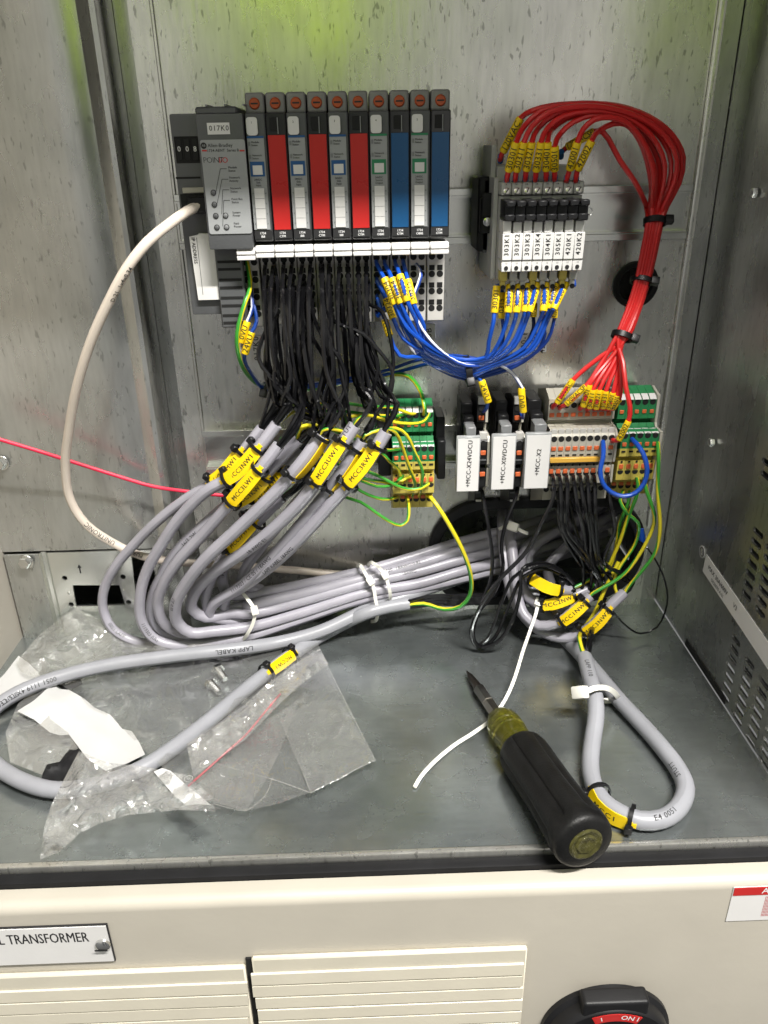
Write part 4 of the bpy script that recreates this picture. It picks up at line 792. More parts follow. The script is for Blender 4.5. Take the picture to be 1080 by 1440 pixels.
wire('earth_wire', 'green and yellow wire hanging in a loop below the left earth terminals', 'wire', 'loose green and yellow wires', [(470, 690, 58), (485, 699, 62), (507, 706, 66), (526, 719, 68), (547, 733, 68), (563, 739, 66), (573, 732, 64), (575, 716, 60), (574, 704, 54), (572, 698, 43)], .00118, 'gy', 8, twist=7.)
wire('earth_wire', 'green and yellow wire entering the left earth terminals low among the markers', 'wire', 'loose green and yellow wires', [(478, 668, 62), (508, 676, 66), (530, 684, 68), (552, 682, 64), (564, 672, 58), (568, 668, 53)], .0011, 'gy', 8, twist=8.)
# markers
mk = [('C2', (339, 655, 86), 'MCC3NW1', 'yellow cable marker reading MCC3NW1', 0), ('C1', (320, 663, 75), 'MCC3MW1', 'yellow cable marker half hidden behind the MCC3NW1 one', .25), ('C4', (348, 680, 92), 'MCC3LW1', 'yellow cable marker reading MCC3LW1', 0), ('C3', (352, 688, 75), 'MCC3KW1', 'yellow cable marker just right of and behind the MCC3LW1 one', -.5),
      ('C7', (462, 650, 97), 'MCC3UW1', 'yellow cable marker reading MCC3UW1', .12), ('C8', (480, 664, 88), '', 'yellow cable marker seen edge-on between MCC3UW1 and MCC3RW1', -1.1), ('C9', (512, 656, 94), 'MCC3RW1', 'yellow cable marker reading MCC3RW1', .1), ('C5', (436, 636, 97), '', 'yellow cable marker seen edge-on on the broad front loop cable', -1.25),
      ('C6', (341, 756, 75), 'MCC3PW1', 'lowest yellow cable marker of the bunch, below the others', .2), ('C10', (382, 688, 65), 'MCC3TW1', 'yellow cable marker deep between MCC3LW1 and the front loop', .3)]
for nm, px, tx, lb, ro in mk: marker(CP[nm][0], CP[nm][1], px, tx, lb, ro, False, 1.36, 1.04)
pa, r, _ = CP['C10']; marker(pa, r, (341, 746, 60), 'MCC3SW1', 'yellow cable marker low between the crossing front cables, partly covered', .1, False, 1.25)

# ---- thick cable looping out over the floor
TL = [(574, 849, 34), (548, 853, 38), (515, 862, 44), ('g', 470, 884, 9), ('g', 432, 906, 7), ('g', 392, 934, 7), ('g', 350, 966, 7), ('g', 300, 1008, 7), ('g', 250, 1047, 7), ('g', 200, 1080, 7), ('g', 140, 1103, 7), ('g', 80, 1111, 7), ('g', 30, 1098, 7), ('g', -14, 1068, 7), ('g', -32, 1035, 8), ('g', -14, 1002, 10), ('g', 24, 975, 12), ('g', 80, 953, 14), ('g', 150, 936, 16), ('g', 240, 923, 17), ('g', 330, 913, 17), (395, 903, 58), (450, 888, 50), (520, 856, 36), (590, 832, 22), (650, 812, 8), (712, 795, -6), (800, 760, -40), (860, 730, -70)]
tp_ = Path(pts(TL), .006); tcab = thing('thick_cable', 'thick grey cable looping over the plastic bag with marker MCCW1', 'cable', tp_.c[8]); obj('jacket', tube(tp_, .0052, 18), 'cable2', tcab)
for s, px, fl, a in (('LAPP KABEL', ('g', 352, 911, 17), 1, .2), ('0051 1119 4X1,5 CE', ('g', 78, 955, 14), 1, 0.1), ('STUTTGART', ('g', 20, 980, 12), 1, .1)): cprint('lettering', s, tp_, tp_.near(pts([px])[0]), .0052, .0048, 'ink', tcab, a, bool(fl))
marker(tp_, .0052, ('g', G(391, 934, 8)), 'MCCW1', 'yellow cable marker reading MCCW1 on the thick cable over the bag', .15, True, 1.12)
for k in range(4): wire('core', '', '', None, [(560, 851, 36), (576, 845+k*3, 36), (610, 838+k*4, 34), (650, 838+k*4, 30), (690, 836+k*2, 24), (706, 815+k*3, 14), (718, 790, 0), (735, 770, -20)], .0014, 'wblack', parent=tcab)
wire('earth_core', '', '', None, [(570, 851, 36), (596, 849, 38), (625, 857, 44), (648, 853, 48), (661, 836, 50), (662, 810, 54), (653, 780, 58), (640, 753, 60), (618, 716, 58), (606, 700, 52), (601, 697, 43)], .00165, 'gy', 10, twist=4., parent=tcab)

# ---- white ties
def ribbon(L, w_, t_, name, label, cat, group, headat=None, hs=.0032, m='tie', nrm=None, parent=None):
    pa = Path(pts(L), .003); V = []; F_ = []
    for i, (c, t) in enumerate(zip(pa.c, pa.t)):
        n = toward(c, t) if nrm is None else _n(nrm(c, t)-t*np.dot(nrm(c, t), t)); s = np.cross(t, n)
        for a, b in ((-1, -1), (1, -1), (1, 1), (-1, 1)): V.append(c+s*a*w_/2+n*b*t_/2)
    for i in range(len(pa.c)-1):
        for j in range(4): F_.append((4*i+j, 4*i+(j+1) % 4, 4*i+4+(j+1) % 4, 4*i+4+j))
    k = 4*(len(pa.c)-1); F_ += [(3, 2, 1, 0), (k, k+1, k+2, k+3)]
    t = thing(name, label, cat, pa.c[len(pa.c)//2], group) if parent is None else parent; obj('strap', (np.array(V), F_), m, t)
    if headat is not None:
        p = pts([headat])[0]; l = pa.near(p); c, tt = pa.at(l); n = toward(c, tt); s = np.cross(tt, n); bb = box(-hs, hs, -hs*.85, hs*.85, -hs*.5, hs*.9, hs*.3, 2); obj('head', (c+bb[0][:, :1]*tt+bb[0][:, 1:2]*s+bb[0][:, 2:3]*n, bb[1]), m, t)
    return t
g_ = 'white cable ties'
ribbon([(330, 836, 38), (338, 831, 52), (348, 842, 57), (358, 858, 60), (356, 876, 60), (349, 890, 59), (342, 899, 54), (336, 897, 44)], .0026, .0011, 'cable_tie', 'white cable tie round the left part of the grey bundle', 'cable tie', g_, (360, 857, 61))
ribbon([(502, 800, 22), (507, 795, 32), (517, 812, 38), (524, 822, 40), (528, 842, 42), (531, 862, 43), (529, 872, 40), (522, 874, 30)], .0026, .0011, 'cable_tie', 'left one of two white cable ties side by side on the grey bundle', 'cable tie', g_, (523, 818, 40))
ribbon([(517, 796, 22), (523, 791, 32), (533, 798, 37), (541, 808, 38), (547, 826, 40), (549, 840, 38), (546, 845, 30)], .0026, .0011, 'cable_tie', 'right one of two white cable ties side by side on the grey bundle', 'cable tie', g_, (540, 805, 38))
ribbon([(762, 838, 48), (757, 848, 54), (754, 862, 60), ('g', 745, 888, 22), ('g', 735, 917, 17), ('g', 725, 950, 11), ('g', 714, 977, 6), ('g', 702, 997, 3), ('g', 688, 1014, 2), ('g', 665, 1031, 1.5), ('g', 640, 1047, 1.5), ('g', 612, 1070, 1.5), ('g', 592, 1092, 1.5), ('g', 583, 1107, 1.5)], .0024, .0011, 'cable_tie', 'long white cable tie trailing over the floor under the screwdriver', 'cable tie', g_, (757, 850, 55), .0036)
# ---- ivory network cable and the red cord
ec = Path(pts([(290, 283, 62), (275, 291, 64), (262, 298, 70), (238, 315, 84), (208, 340, 94), (180, 375, 98), (155, 420, 96), (128, 480, 90), (108, 545, 80), (97, 605, 68), (92, 655, 58), (99, 703, 50), (122, 738, 46), (160, 764, 42), (200, 782, 38), (270, 792, 30), (340, 796, 20), (400, 801, 16), (460, 806, 12), (520, 812, 6)]), .006)
et = thing('network_cable', 'ivory network cable curving from the adapter down the left plate', 'cable', ec.c[10]); obj('jacket', tube(ec, .0031, 14), 'ivcable', et)
obj('plug', join(bx((262, 277), (300, 299), 52, 66, .001)), 'black', et)
cprint('lettering', 'UNITRONIC', ec, ec.near(P(166, 765, 42)), .0031, .0047, 'ink', et, .0, True, .008); cprint('lettering', 'PUR', ec, ec.near(P(196, 780, 38)), .0031, .0042, 'ink', et, .1, True)
cprint('lettering', 'D-21  1x4x0,34', ec, ec.near(P(155, 420, 96)), .0031, .0036, 'ink', et, -.7, True)
tag(obj('nylon_cord', tube(Path(pts([(-30, 608, 52), (0, 618, 50), (50, 633, 46), (110, 652, 40), (170, 671, 36), (215, 684, 34), (262, 691, 34), (330, 698, 30), (400, 700, 24)]), .006), .0014, 8), 'pink'), 'thin bright red cord running from the left edge behind the ivory cable', 'cord')

# ---- blue wires
blue_g = 'blue wires looping from the modules to the relays'
T0 = (655, 520)
bl = [ # (module, col, row), sleeve px (or None), relay-sleeve (top, bottom, text), offset in tie
 ((6, 0, 0), ((540, 391, 68), (556, 428, 74), '30304'), ((699, 402, 66), (695, 440, 70), '30301'), 0),
 ((6, 1, 0), ((551, 391, 70), (564, 427, 77), '30314'), ((717, 400, 67), (714, 440, 74), '30314'), 3),
 ((7, 0, 0), ((562, 386, 72), (573, 424, 79), '30305'), ((730, 400, 67), (726, 440, 75), '30324'), 5),
 ((7, 1, 0), ((573, 393, 68), (582, 428, 75), '30315'), ((742, 399, 67), (738, 439, 75), '30334'), 7),
 ((6, 0, 1), ((543, 420, 60), (553, 448, 66), '30324'), ((756, 398, 67), (744, 439, 76), '30404'), 9),
 ((6, 1, 2), None, ((768, 398, 67), (764, 438, 76), '30504'), 12),
 ((6, 0, 2), ((541, 450, 60), (548, 472, 66), '30334'), ((782, 399, 66), (773, 435, 74), '42008'), 15),
 ((6, 0, 3), None, ((796, 398, 67), (778, 435, 78), '42009'), 17)]
rel_ports = [(K5(222+72*i, 1318, 60)) for i in range(8)]
for j, (pt_, s0, s1, o) in enumerate(bl):
    s = tport(*pt_); m = s0[1] if s0 else (552+j*1.5, 440, 64)
    st_ = [('w', s+EY*.003), ('w', s+np.array([0, -.007, -.001]))]+([s0[0], s0[1]] if s0 else [(545+j, 425, 60)])
    mid = [(m[0]+14, m[1]+26+(4 if j < 4 else 2), 76-j), (600-o*.4, 484+o*1.2, 70-j), (628, 500+o*1.15, 66-j*.8), (655, 506+o*1.4, 64-j*.7)]
    bq = s1[1]; end = [(683+j*2, 502+o*1.0-j*.6, 66-j*.5), ((bq[0]*.62+680*.38)-2+j*1.5, 482+o*.55-(j == 0)*2, 70), (bq[0]-1-j*.8, bq[1]+12, 72), bq, s1[0], ('w', rel_ports[j]+np.array([0, -.003, -.002])), ('w', rel_ports[j]+np.array([0, .006, .003]))]
    tx = s1[2]
    wire('blue_wire', 'blue wire under the %s relay from the left, yellow sleeve marked %s' % (['first', 'second', 'third', 'fourth', 'fifth', 'sixth', 'seventh', 'eighth'][j], tx), 'wire', blue_g, st_+mid+end, .00135, 'wblue', 7, sleeve=([s0] if s0 else [])+[s1])
bw_l = [
 [(586, 372, 50), (592, 388, 66), (580, 425, 70), (588, 452, 74), (606, 480, 70), (632, 503, 66), (655, 514, 66), (690, 510, 60), (704, 490, 60), (708, 462, 62), (706, 447, 62), (706, 410, 60), (704, 396, 66)],
 [(561, 395, 50), (572, 410, 62), (582, 440, 66), (600, 478, 64), (630, 508, 60), (655, 522, 60), (700, 512, 58), (735, 490, 58), (750, 462, 60), (750, 446, 62), (750, 425, 60), (752, 396, 66)],
 [(561, 420, 50), (568, 440, 58), (584, 475, 60), (615, 508, 58), (655, 530, 58), (705, 518, 56), (745, 502, 56), (770, 478, 58), (780, 446, 60), (782, 425, 60), (786, 396, 66)],
 [(561, 443, 50), (562, 456, 56), (580, 492, 58), (612, 516, 56), (655, 533, 56), (690, 527, 54), (725, 515, 56), (757, 492, 56), (766, 470, 58), (763, 446, 60), (764, 425, 60), (768, 396, 66)]]
for j, L in enumerate(bw_l):
    lb = ['0315', '30405', '42010', '30505'][j]; q = [((706, 411, 61), (705, 448, 63)), ((751, 426, 60.5), (750, 446, 62.5)), ((781, 430, 60.5), (779, 447, 61)), ((764, 428, 60), (763, 444, 60))][j]
    wire('blue_white_wire', ['blue and white wire behind the first two yellow relay sleeves', 'blue and white wire in the middle of the relay bundle, sleeve half hidden', 'blue and white wire at the right edge of the relay bundle', 'blue and white wire crossing in front of the wall stickers'][j], 'wire', 'blue and white wires', L, .0012, 'bw' if j != 1 else 'navy', 8, twist=6., sleeve=[(q[0], q[1], lb)])
# supply wires from the adapter, along behind the black cores, to the two supply terminals
def adp(c, k): return np.array([xb_+.0012+PT*(.28, .72)[c], -.050, ZS0-.0012-H_*(.125+.245*k-.145)])
wire('supply_wire', 'blue wire with 24VU sleeves from the network adapter to the first supply terminal', 'wire', None, [('w', adp(0, 2)+EY*.003), (361, 452, 57), (354, 467, 62), (344, 497, 64), (346, 513, 56), (358, 533, 42), (373, 547, 28), (420, 546, 16), (500, 535, 12), (555, 524, 14), (600, 512, 24), (640, 505, 44), (658, 517, 56), (672, 530, 58), (681, 545, 60), (686, 566, 60), (683, 576, 54), (680, 579, 42)], .00125, 'wblue', 8, sleeve=[((354, 467, 62.5), (344, 498, 64.5), '24VU', 1, .0075, 2.1), ((677, 535, 59), (687, 566, 60), '24VU', -1, .0062, 2.1)])
wire('supply_wire', 'blue and white wire with 0VU sleeves from the network adapter to the second supply terminal', 'wire', None, [('w', adp(0, 1)+EY*.003), (355, 432, 57), (348, 452, 62), (338, 482, 64), (341, 502, 58), (355, 527, 44), (373, 542, 28), (430, 541, 18), (500, 530, 14), (550, 519, 16), (578, 509, 26), (630, 500, 48), (660, 503, 58), (700, 512, 58), (720, 524, 58), (731, 540, 58), (735, 548, 58), (736, 578, 58), (735, 588, 50), (732, 577, 42)], .0012, 'bw', 8, twist=5., sleeve=[((348, 452, 62.5), (338, 482, 64.5), '0VU', 1, .0075, 2.1), ((733, 546, 58.5), (736, 580, 58.5), '0VU', 1, .0062, 2.1)])
wire('earth_wire', 'green and yellow wire bowing out from the network adapter terminal to the left', 'wire', None, [('w', adp(0, 0)+np.array([.0, .003, -.0])), (352, 404, 58), (345, 424, 66), (336, 455, 70), (333, 480, 70), (337, 505, 64), (350, 529, 48), (373, 544, 26), (430, 548, 14), (500, 535, 10), (555, 526, 14), (576, 530, 24), (589, 546, 34), (595, 562, 44), (597, 574, 48), (596, 583, 42)], .00145, 'gy', 10, twist=3.)
def tie_at(px, py, d, ang, L, wd, label, name='cable_tie', group='black cable ties', hx=1, hy=0., th=.0014):
    c = P(px, py, d); u = math.cos(ang)*EX+math.sin(ang)*EZ; n = _n(np.array([0, -.85, .52])); u = _n(u-n*np.dot(u, n)); v = np.cross(n, u); k = 16; V = []; F_ = []
    t = thing(name, label, 'cable tie', c, group)
    for i in range(k):
        a = 2*math.pi*i/k
        for dr, ds in ((0, -wd), (th, -wd), (th, wd), (0, wd)): V.append(c+u*(L/2+dr)*math.cos(a)+n*(L*.36+dr)*math.sin(a)+v*ds)
    for i in range(k):
        for j in range(4): F_.append((4*i+j, 4*i+(j+1) % 4, 4*((i+1) % k)+(j+1) % 4, 4*((i+1) % k)+j))
    obj('strap', (np.array(V), F_), 'btie', t); b = box(-.0022, .0032, -.0026, .0026, -.002, .0026, .0006, 2); o = c+u*(L/2+.0012)*hx+n*.003+v*hy
    obj('head', (o+b[0][:, :1]*u*hx+b[0][:, 1:2]*v+b[0][:, 2:3]*n, b[1]), 'btie', t)
tie_at(657, 519, 58, math.radians(97), .0165, .0021, 'black cable tie holding the blue wires together', hx=-1)
tie_at(373, 546, 28, math.radians(80), .006, .0016, 'black cable tie on the three wires left of the black cores', hx=-1)

# ---- red wires
red_g = 'red wires arching from the relays to the terminals'
rd = [ # ferrule px, sleeve bottom, sleeve top, text, arch points, offset
 ((704, 222), (707, 214), (732, 166), '120VAC', [(748, 156), (775, 149), (820, 146), (868, 149), (912, 164), (945, 189), (961, 222), (955, 258), (938, 290)], 9),
 ((713, 251), (715, 241), (726, 200), '30301', [(737, 178), (760, 157), (800, 147), (850, 147), (900, 160), (938, 184), (957, 215), (955, 250), (937, 288)], 8),
 ((725, 251), (726, 241), (737, 200), '30311', [(748, 178), (772, 158), (810, 150), (856, 152), (905, 168), (937, 193), (952, 224), (948, 256), (933, 290)], 7),
 ((739, 250), (740, 240), (748, 200), '30321', [(757, 180), (780, 161), (818, 153), (862, 156), (905, 172), (932, 198), (944, 228), (940, 260), (929, 290)], 6),
 ((753, 251), (754, 241), (761, 200), '30331', [(770, 180), (790, 164), (826, 156), (866, 159), (902, 178), (925, 204), (935, 233), (932, 264), (925, 290)], 5),
 ((768, 250), (768, 240), (770, 200), '30401', [(776, 182), (796, 167), (832, 158), (868, 163), (898, 182), (918, 208), (928, 238), (926, 268), (922, 291)], 4),
 ((780, 250), (780, 240), (780, 206), '30501', [(788, 188), (806, 172), (838, 161), (868, 165), (893, 183), (910, 210), (921, 240), (921, 268), (920, 291)], 3),
 ((797, 252), (801, 239), (812, 200), '42001', [(820, 182), (836, 168), (858, 165), (880, 172), (898, 190), (912, 216), (919, 244), (918, 270), (917, 291)], 2),
 ((810, 252), (812, 239), (832, 198), '42002', [(842, 184), (862, 174), (880, 175), (893, 187), (905, 210), (913, 240), (916, 265), (914, 291)], 1),
 ((789, 216), (792, 211), (836, 185), '120VACSP', [(824, 178), (838, 182), (852, 196), (872, 226), (893, 256), (905, 280), (909, 292)], 0)]
low = [((806, 534), (783, 567), '120VAC', (778, 573)), ((829, 541), (820, 572), '30301', (816, 575)), ((843, 548), (838, 575), '30321', (836, 575)), ((852, 550), (848, 574), '30331', (842, 575)), ((834, 548), (829, 574), '30311', (826, 576)), ((862, 552), (856, 575), '30401', (849, 575)), ((868, 556), (862, 575), '30501', (856, 575)), ((871, 561), (861, 574), '42001', (857, 577)), ((884, 592), (870, 619), '42002', (862, 621)), ((824, 543), (796, 569), '120VACSP', (788, 574))]
for j, ((fe, sb, stp, tx, ar, o), (t0, t1, tx2, te)) in enumerate(zip(rd, low)):
    dd = 70+((j*37) % 5)*2.5; sp_ = j == 9; db = 50 if j in (0, 9) else 71
    top_ = [(fe[0]-.5, fe[1]+4, db-6), (fe[0], fe[1], db), (sb[0], sb[1], db+2), (stp[0], stp[1], db+9)] if not sp_ else [(788, 219, 44), (790, 214, 46), (797, 207, 50), (836, 185, 58), (848, 186, 60)]
    if sp_: ar = ar[3:]
    n_ = len(ar); arch = [(x, y, (dd if not sp_ else 62)*(1-(i/(n_-1))**2*.5)-4) for i, (x, y) in enumerate(ar)]
    x1 = 911+o*2.15; row = (j % 2)*4; x2 = 893+o*1.9+2; x3 = 866+o*1.75
    mid = [(x1, 313, 33+row), ((x1+x2)/2+1, 352, 31+row), (x2, 395, 30+row), ((x2+x3)/2+2, 435, 32+row), (x3, 475, 40+row)]
    last = j == 8
    d2 = 58 if last else 46; q = [((x3+t0[0])/2+(4 if j not in (0,) else 2), (475+t0[1])/2-4, d2-(0 if j else 0)), (t0[0], t0[1], d2+8), (t1[0], t1[1], d2+6), (te[0], te[1]-2, d2+1), (te[0]-1, te[1]+1, d2-5)]
    if j == 8: q = [(876, 510, 54), (880, 545, 62), (886, 572, 66)]+q[1:]
    if j == 7: q = [(872, 505, 48), (873, 540, 54)]+q[1:]
    t, pa = wire('red_wire', ['red wire with yellow sleeve 120VAC, outermost in the arch, left of the relay row', 'red wire to the first relay from the left, sleeve marked 30301', 'red wire to the second relay from the left, sleeve marked 30311', 'red wire to the third relay from the left, sleeve marked 30321', 'red wire to the fourth relay from the left, sleeve marked 30331', 'red wire to the fifth relay from the left, sleeve marked 30401', 'red wire to the sixth relay from the left, sleeve marked 30501', 'red wire to the seventh relay from the left, sleeve marked 42001', 'red wire to the rightmost relay, sleeve marked 42002, innermost arch', 'red wire whose 120VACSP sleeve leans right behind the other sleeves'][j], 'wire', red_g, top_+arch+mid+q, .0016, 'wred', 8, .006, sleeve=[((sb[0], sb[1], db+3) if not sp_ else (797, 207, 51), (stp[0], stp[1], db+9.5) if not sp_ else (836, 185, 58.5), tx, 1 if not sp_ else 1, .0052, 1.6), ((t0[0], t0[1], d2+8.5), (t1[0], t1[1], d2+6.5), tx2, 1, .0046, 1.45)], ferr=[((fe[0]-.3, fe[1]+5, db-5), (fe[0]+.2, fe[1]-3, db+.5))])
tie_at(921, 312, 35, math.radians(-3), .0125, .0020, 'upper black cable tie on the red wires above the round hole'); tie_at(902, 395, 32, math.radians(-14), .0125, .0016, 'middle black cable tie on the red wires in front of the round hole'); tie_at(875, 473, 42, math.radians(-24), .0125, .0019, 'lower black cable tie where the red wires fan out')

# ---- blue jumper, black and green wires at the right
wire('blue_jumper', 'short thick blue wire looping from the beige blocks to the right earth terminals', 'wire', None, [(847.5, 619, 54), (848.5, 630, 62), (848, 643, 66), (844, 660, 68), (847, 678, 70), (859, 692, 72), (877, 698, 74), (894, 693, 74), (906, 679, 74), (910, 660, 74), (905, 639, 70), (896, 625, 64), (889, 618, 57), (888, 616, 53)], .0017, 'wblue', 10)
RJ = {'R1': [(830, 838, 62), (806, 860, 66), (784, 876, 66), (758, 880, 62), (738, 866, 54), (728, 840, 44), (724, 805, 32), (720, 770, 18), (716, 738, -4), (714, 715, -30)],
      'R2': [(877, 834, 60), (858, 852, 66), (832, 880, 68), (800, 897, 64), (765, 890, 58), (738, 868, 48), (720, 836, 36), (712, 800, 24), (708, 765, 10), (706, 735, -10), (706, 712, -40)],
      'R3': [(802, 830, 54), (778, 828, 56), (757, 818, 52), (740, 806, 40), (733, 790, 22), (745, 765, 2), (790, 745, -20), (850, 712, -50)],
      'R4': [(826, 829, 50), (795, 842, 54), (766, 850, 54), (745, 842, 46), (733, 820, 34), (730, 795, 18), (745, 778, -2), (800, 760, -24), (860, 735, -50)]}
lbR = {'R1': 'grey cable end pointing up right in the middle of the lower right coil', 'R2': 'grey cable end with marker MCC3NW2 at the front of the lower right coil', 'R3': 'grey cable at the top of the lower right coil, marker pointing left', 'R4': 'grey cable behind the long white tie in the lower right coil'}
for k, L in RJ.items():
    pa = Path(pts(L), .005); t = thing('control_cable', lbR[k], 'cable', pa.c[0], 'grey cables coiled at the lower right'); obj('jacket', tube(pa, .0041, 14), 'cable', t); CP[k] = (pa, .0041, t)
for k, L in enumerate(([(860, 700, -40), (800, 738, -14), (752, 768, 2), (735, 800, 14), (742, 838, 26), (770, 860, 34), (800, 850, 34)], [(885, 705, -50), (830, 745, -20), (790, 775, -2), (770, 800, 8), (785, 835, 20), (815, 845, 28)])):
    pa = Path(pts(L), .005); tag(obj('grey_cable', tube(pa, .0041, 12), 'cable'), ['dark grey cable running up into the oval opening behind the coil, left one', 'dark grey cable running up into the oval opening behind the coil, right one'][k], 'cable', 'grey cables coiled at the lower right')
marker(CP['R1'][0], .0041, (800, 863, 67), 'MCC1NW2', 'yellow cable marker reading MCC1NW2, middle of the lower right coil', -.3, False, .95); marker(CP['R2'][0], .0041, (840, 872, 69), 'MCC3NW2', 'yellow cable marker reading MCC3NW2, front right of the lower right coil', -.35, False, 1.05)
marker(CP['R4'][0], .0041, (782, 847, 54), 'MCC2NW2', 'yellow cable marker under the head of the long white tie', -.2, False, 1.); marker(CP['R3'][0], .0041, (768, 824, 55), '', 'yellow cable marker at the top of the lower right coil', -.2, False, .9)
tg_ = P(780, 700, 60)
for j in range(9):
    cx = 776.5+9.7*j; 
    if j == 7: continue
    rk = ['R3', 'R4', 'R3', 'R1', 'R1', 'R4', 'R2', '', 'R2'][j]; e = CP[rk][0].c[0]; tn = CP[rk][0].t[0]
    if j == 0: L = [(777, 669, 55), (779, 682, 66), (778, 700, 72), (762, 734, 74), (740, 776, 70), (700, 818, 72), (674, 856, 72), (664, 888, 66), (673, 909, 66), (699, 903, 70), (720, 874, 70), (732, 832, 68), (735, 800, 64), (760, 792, 56), (790, 803, 52), (800, 826, 54)]
    else:
        of = rng.uniform(-8, 8); L = [(cx, 669, 55), (cx+2, 680, 63), (cx+4+of*.3, 706, 70), (cx+10+of, 745, 68), (818+j*4-of*.6, 790, 62), ('w', e-tn*.012+np.array([rng.uniform(-.002, .002), 0, rng.uniform(-.002, .002)])), ('w', e+tn*.006)]
    wire('core', '', '', None, L, .00155, 'wblack', 7, parent=CP[rk][2])
    if j in (1, 2, 3, 5, 6):
        of = rng.uniform(-6, 14); L = [(cx-2, 692, 45), (cx-1, 704, 54), (cx+6+of, 745, 52), (815+j*4+of*.5, 795, 52), ('w', e-tn*.010+np.array([rng.uniform(-.003, .003), 0, rng.uniform(-.002, .002)])), ('w', e+tn*.006)]
        wire('core', '', '', None, L, .00155, 'wblack', 7, parent=CP[rk][2])
for rk, L in (('R2', [(925, 622, 57), (926, 640, 64), (925, 690, 66), (928, 745, 66), (921, 778, 64), (900, 806, 62), (883, 826, 60), (876, 838, 61)]), ('R1', [(906, 671, 55), (909, 690, 60), (918, 715, 62), (920, 735, 60), (905, 770, 58), (880, 805, 58), (856, 822, 60), (834, 834, 62), (828, 840, 62)]), ('R4', [(896, 671, 55), (897, 690, 58), (884, 725, 58), (868, 770, 54), (850, 805, 52), (836, 822, 50), (822, 832, 50)]),
              ('R3', [(886, 690, 45), (884, 706, 50), (872, 735, 50), (865, 775, 48), (855, 800, 48), (830, 815, 50), (806, 827, 53), (798, 831, 54)])):
    wire('earth_core', '', '', None, L, .0014, 'gy', 10, twist=11., parent=CP[rk][2])
wire('earth_wire', 'green and yellow wire curving down from the right earth terminals beside the beige blocks', 'wire', None, [(877, 690, 45), (872, 704, 52), (882, 722, 58), (897, 735, 56), (893, 765, 50), (870, 800, 52), (864, 818, 56), (868, 836, 60)], .0013, 'gy', 10, twist=4.)
blk = 'loose black wires at the lower right'
wire('black_wire', 'black wire from the first supply terminal curling into a loop on the floor', 'wire', blk, [(678, 690, 48), (681, 706, 56), (686, 736, 62), (692, 779, 64), (690, 815, 64), (676, 852, 66), (666, 885, 66), (668, 907, 64), (684, 900, 68), (706, 845, 68), (722, 812, 66), (760, 795, 62), (792, 806, 58), (808, 822, 54)], .0014, 'wblack', 7)
wire('black_wire', 'black wire from the second supply terminal passing in front of the grey bundle', 'wire', blk, [(728, 686, 48), (725, 700, 56), (714, 727, 60), (705, 764, 62), (707, 800, 62), (692, 838, 66), (672, 862, 68), (662, 892, 66), (674, 912, 64), (696, 896, 68), (716, 850, 66), (735, 812, 62), (766, 800, 58), (796, 812, 54)], .0014, 'wblack', 7)
wire('black_wire', 'thin black wire hanging in a wide loop at the right above the floor', 'wire', blk, [(897, 760, 20), (908, 768, 28), (924, 791, 34), (936, 820, 40), (938, 850, 44), (924, 882, 50), (901, 891, 54), (877, 877, 58), (860, 857, 62), (852, 846, 62)], .0008, 'wblack', 6)
wire('black_wire', 'black wire passing behind the coil towards the oval opening', 'wire', blk, [(800, 705, 40), (806, 735, 40), (818, 765, 40), (840, 790, 46), (858, 812, 54), (872, 838, 60)], .0015, 'wblack', 7)
tag(obj('blue_plug', lathe([(0, .003), (.010, .003), (.012, .002)], P(900, 744, 14), _n((.2, -.2, -1)), 12), 'wblue'), 'small blue plug in the shade right of the black wires', 'plug')
# ---- the looped cable on the floor at the right
LL = [('g', 822, 924, 22), ('g', 829, 950, 22), ('g', 837, 981, 20), ('g', 838, 1008, 15), ('g', 833, 1042, 10), ('g', 830, 1074, 7), ('g', 834, 1101, 6), ('g', 848, 1127, 6), ('g', 872, 1144, 6), ('g', 901, 1154, 6), ('g', 930, 1152, 6), ('g', 954, 1136, 6), ('g', 964, 1108, 6), ('g', 953, 1081, 6), ('g', 930, 1050, 6), ('g', 901, 1017, 6), ('g', 872, 986, 7), ('g', 845, 954, 8), ('g', 818, 922, 9), (793, 896, 52), (772, 872, 44), (752, 842, 34), (742, 810, 20), (740, 780, 4), (745, 755, -20)]
lpth = Path(pts(LL), .005); lt = thing('looped_cable', 'grey cable bent back in a teardrop loop on the floor right of the screwdriver', 'cable', lpth.c[14]); obj('jacket', tube(lpth, .0055, 18), 'cable2', lt)
for s, px, a, fl in (('LAPP 110', G(826, 938, 22), .1, 0), ('E4 0051', G(920, 1155, 6), .2, 0), ('STUTT', G(962, 1095, 6), .4, 0)): cprint('lettering', s, lpth, lpth.near(px), .0055, .0044, 'ink', lt, a, bool(fl))
wire('earth_core', '', '', None, [('g', 824, 930, 22), ('g', 819, 915, 24), ('g', 815, 900, 28), (820, 885, 62), (836, 862, 60), (850, 830, 56), (870, 790, 50)], .0016, 'gy', 10, twist=2., parent=lt)
wire('core', '', '', None, [('g', 824, 930, 22), ('g', 828, 912, 24), ('g', 830, 895, 28), (838, 870, 56), (850, 840, 50)], .0022, 'wblack', 8, parent=lt)
marker(lpth, .0055, ('g', G(858, 1135, 6)), 'MCC1', 'yellow cable marker on the teardrop loop beside the screwdriver butt', -.75, False, 1.05)
c0 = G(826, 978, 24)
ribbon([('g', 812, 974, 26), ('g', 822, 973, 29), ('g', 835, 968, 30), ('g', 850, 967, 27), ('g', 862, 972, 20), ('g', 869, 982, 10), ('g', 862, 985, 4), ('g', 835, 985, 8)], .0036, .0012, 'cable_tie', 'white cable tie closing the teardrop loop of grey cable', 'cable tie', g_, ('g', 815, 977, 28), .0050)
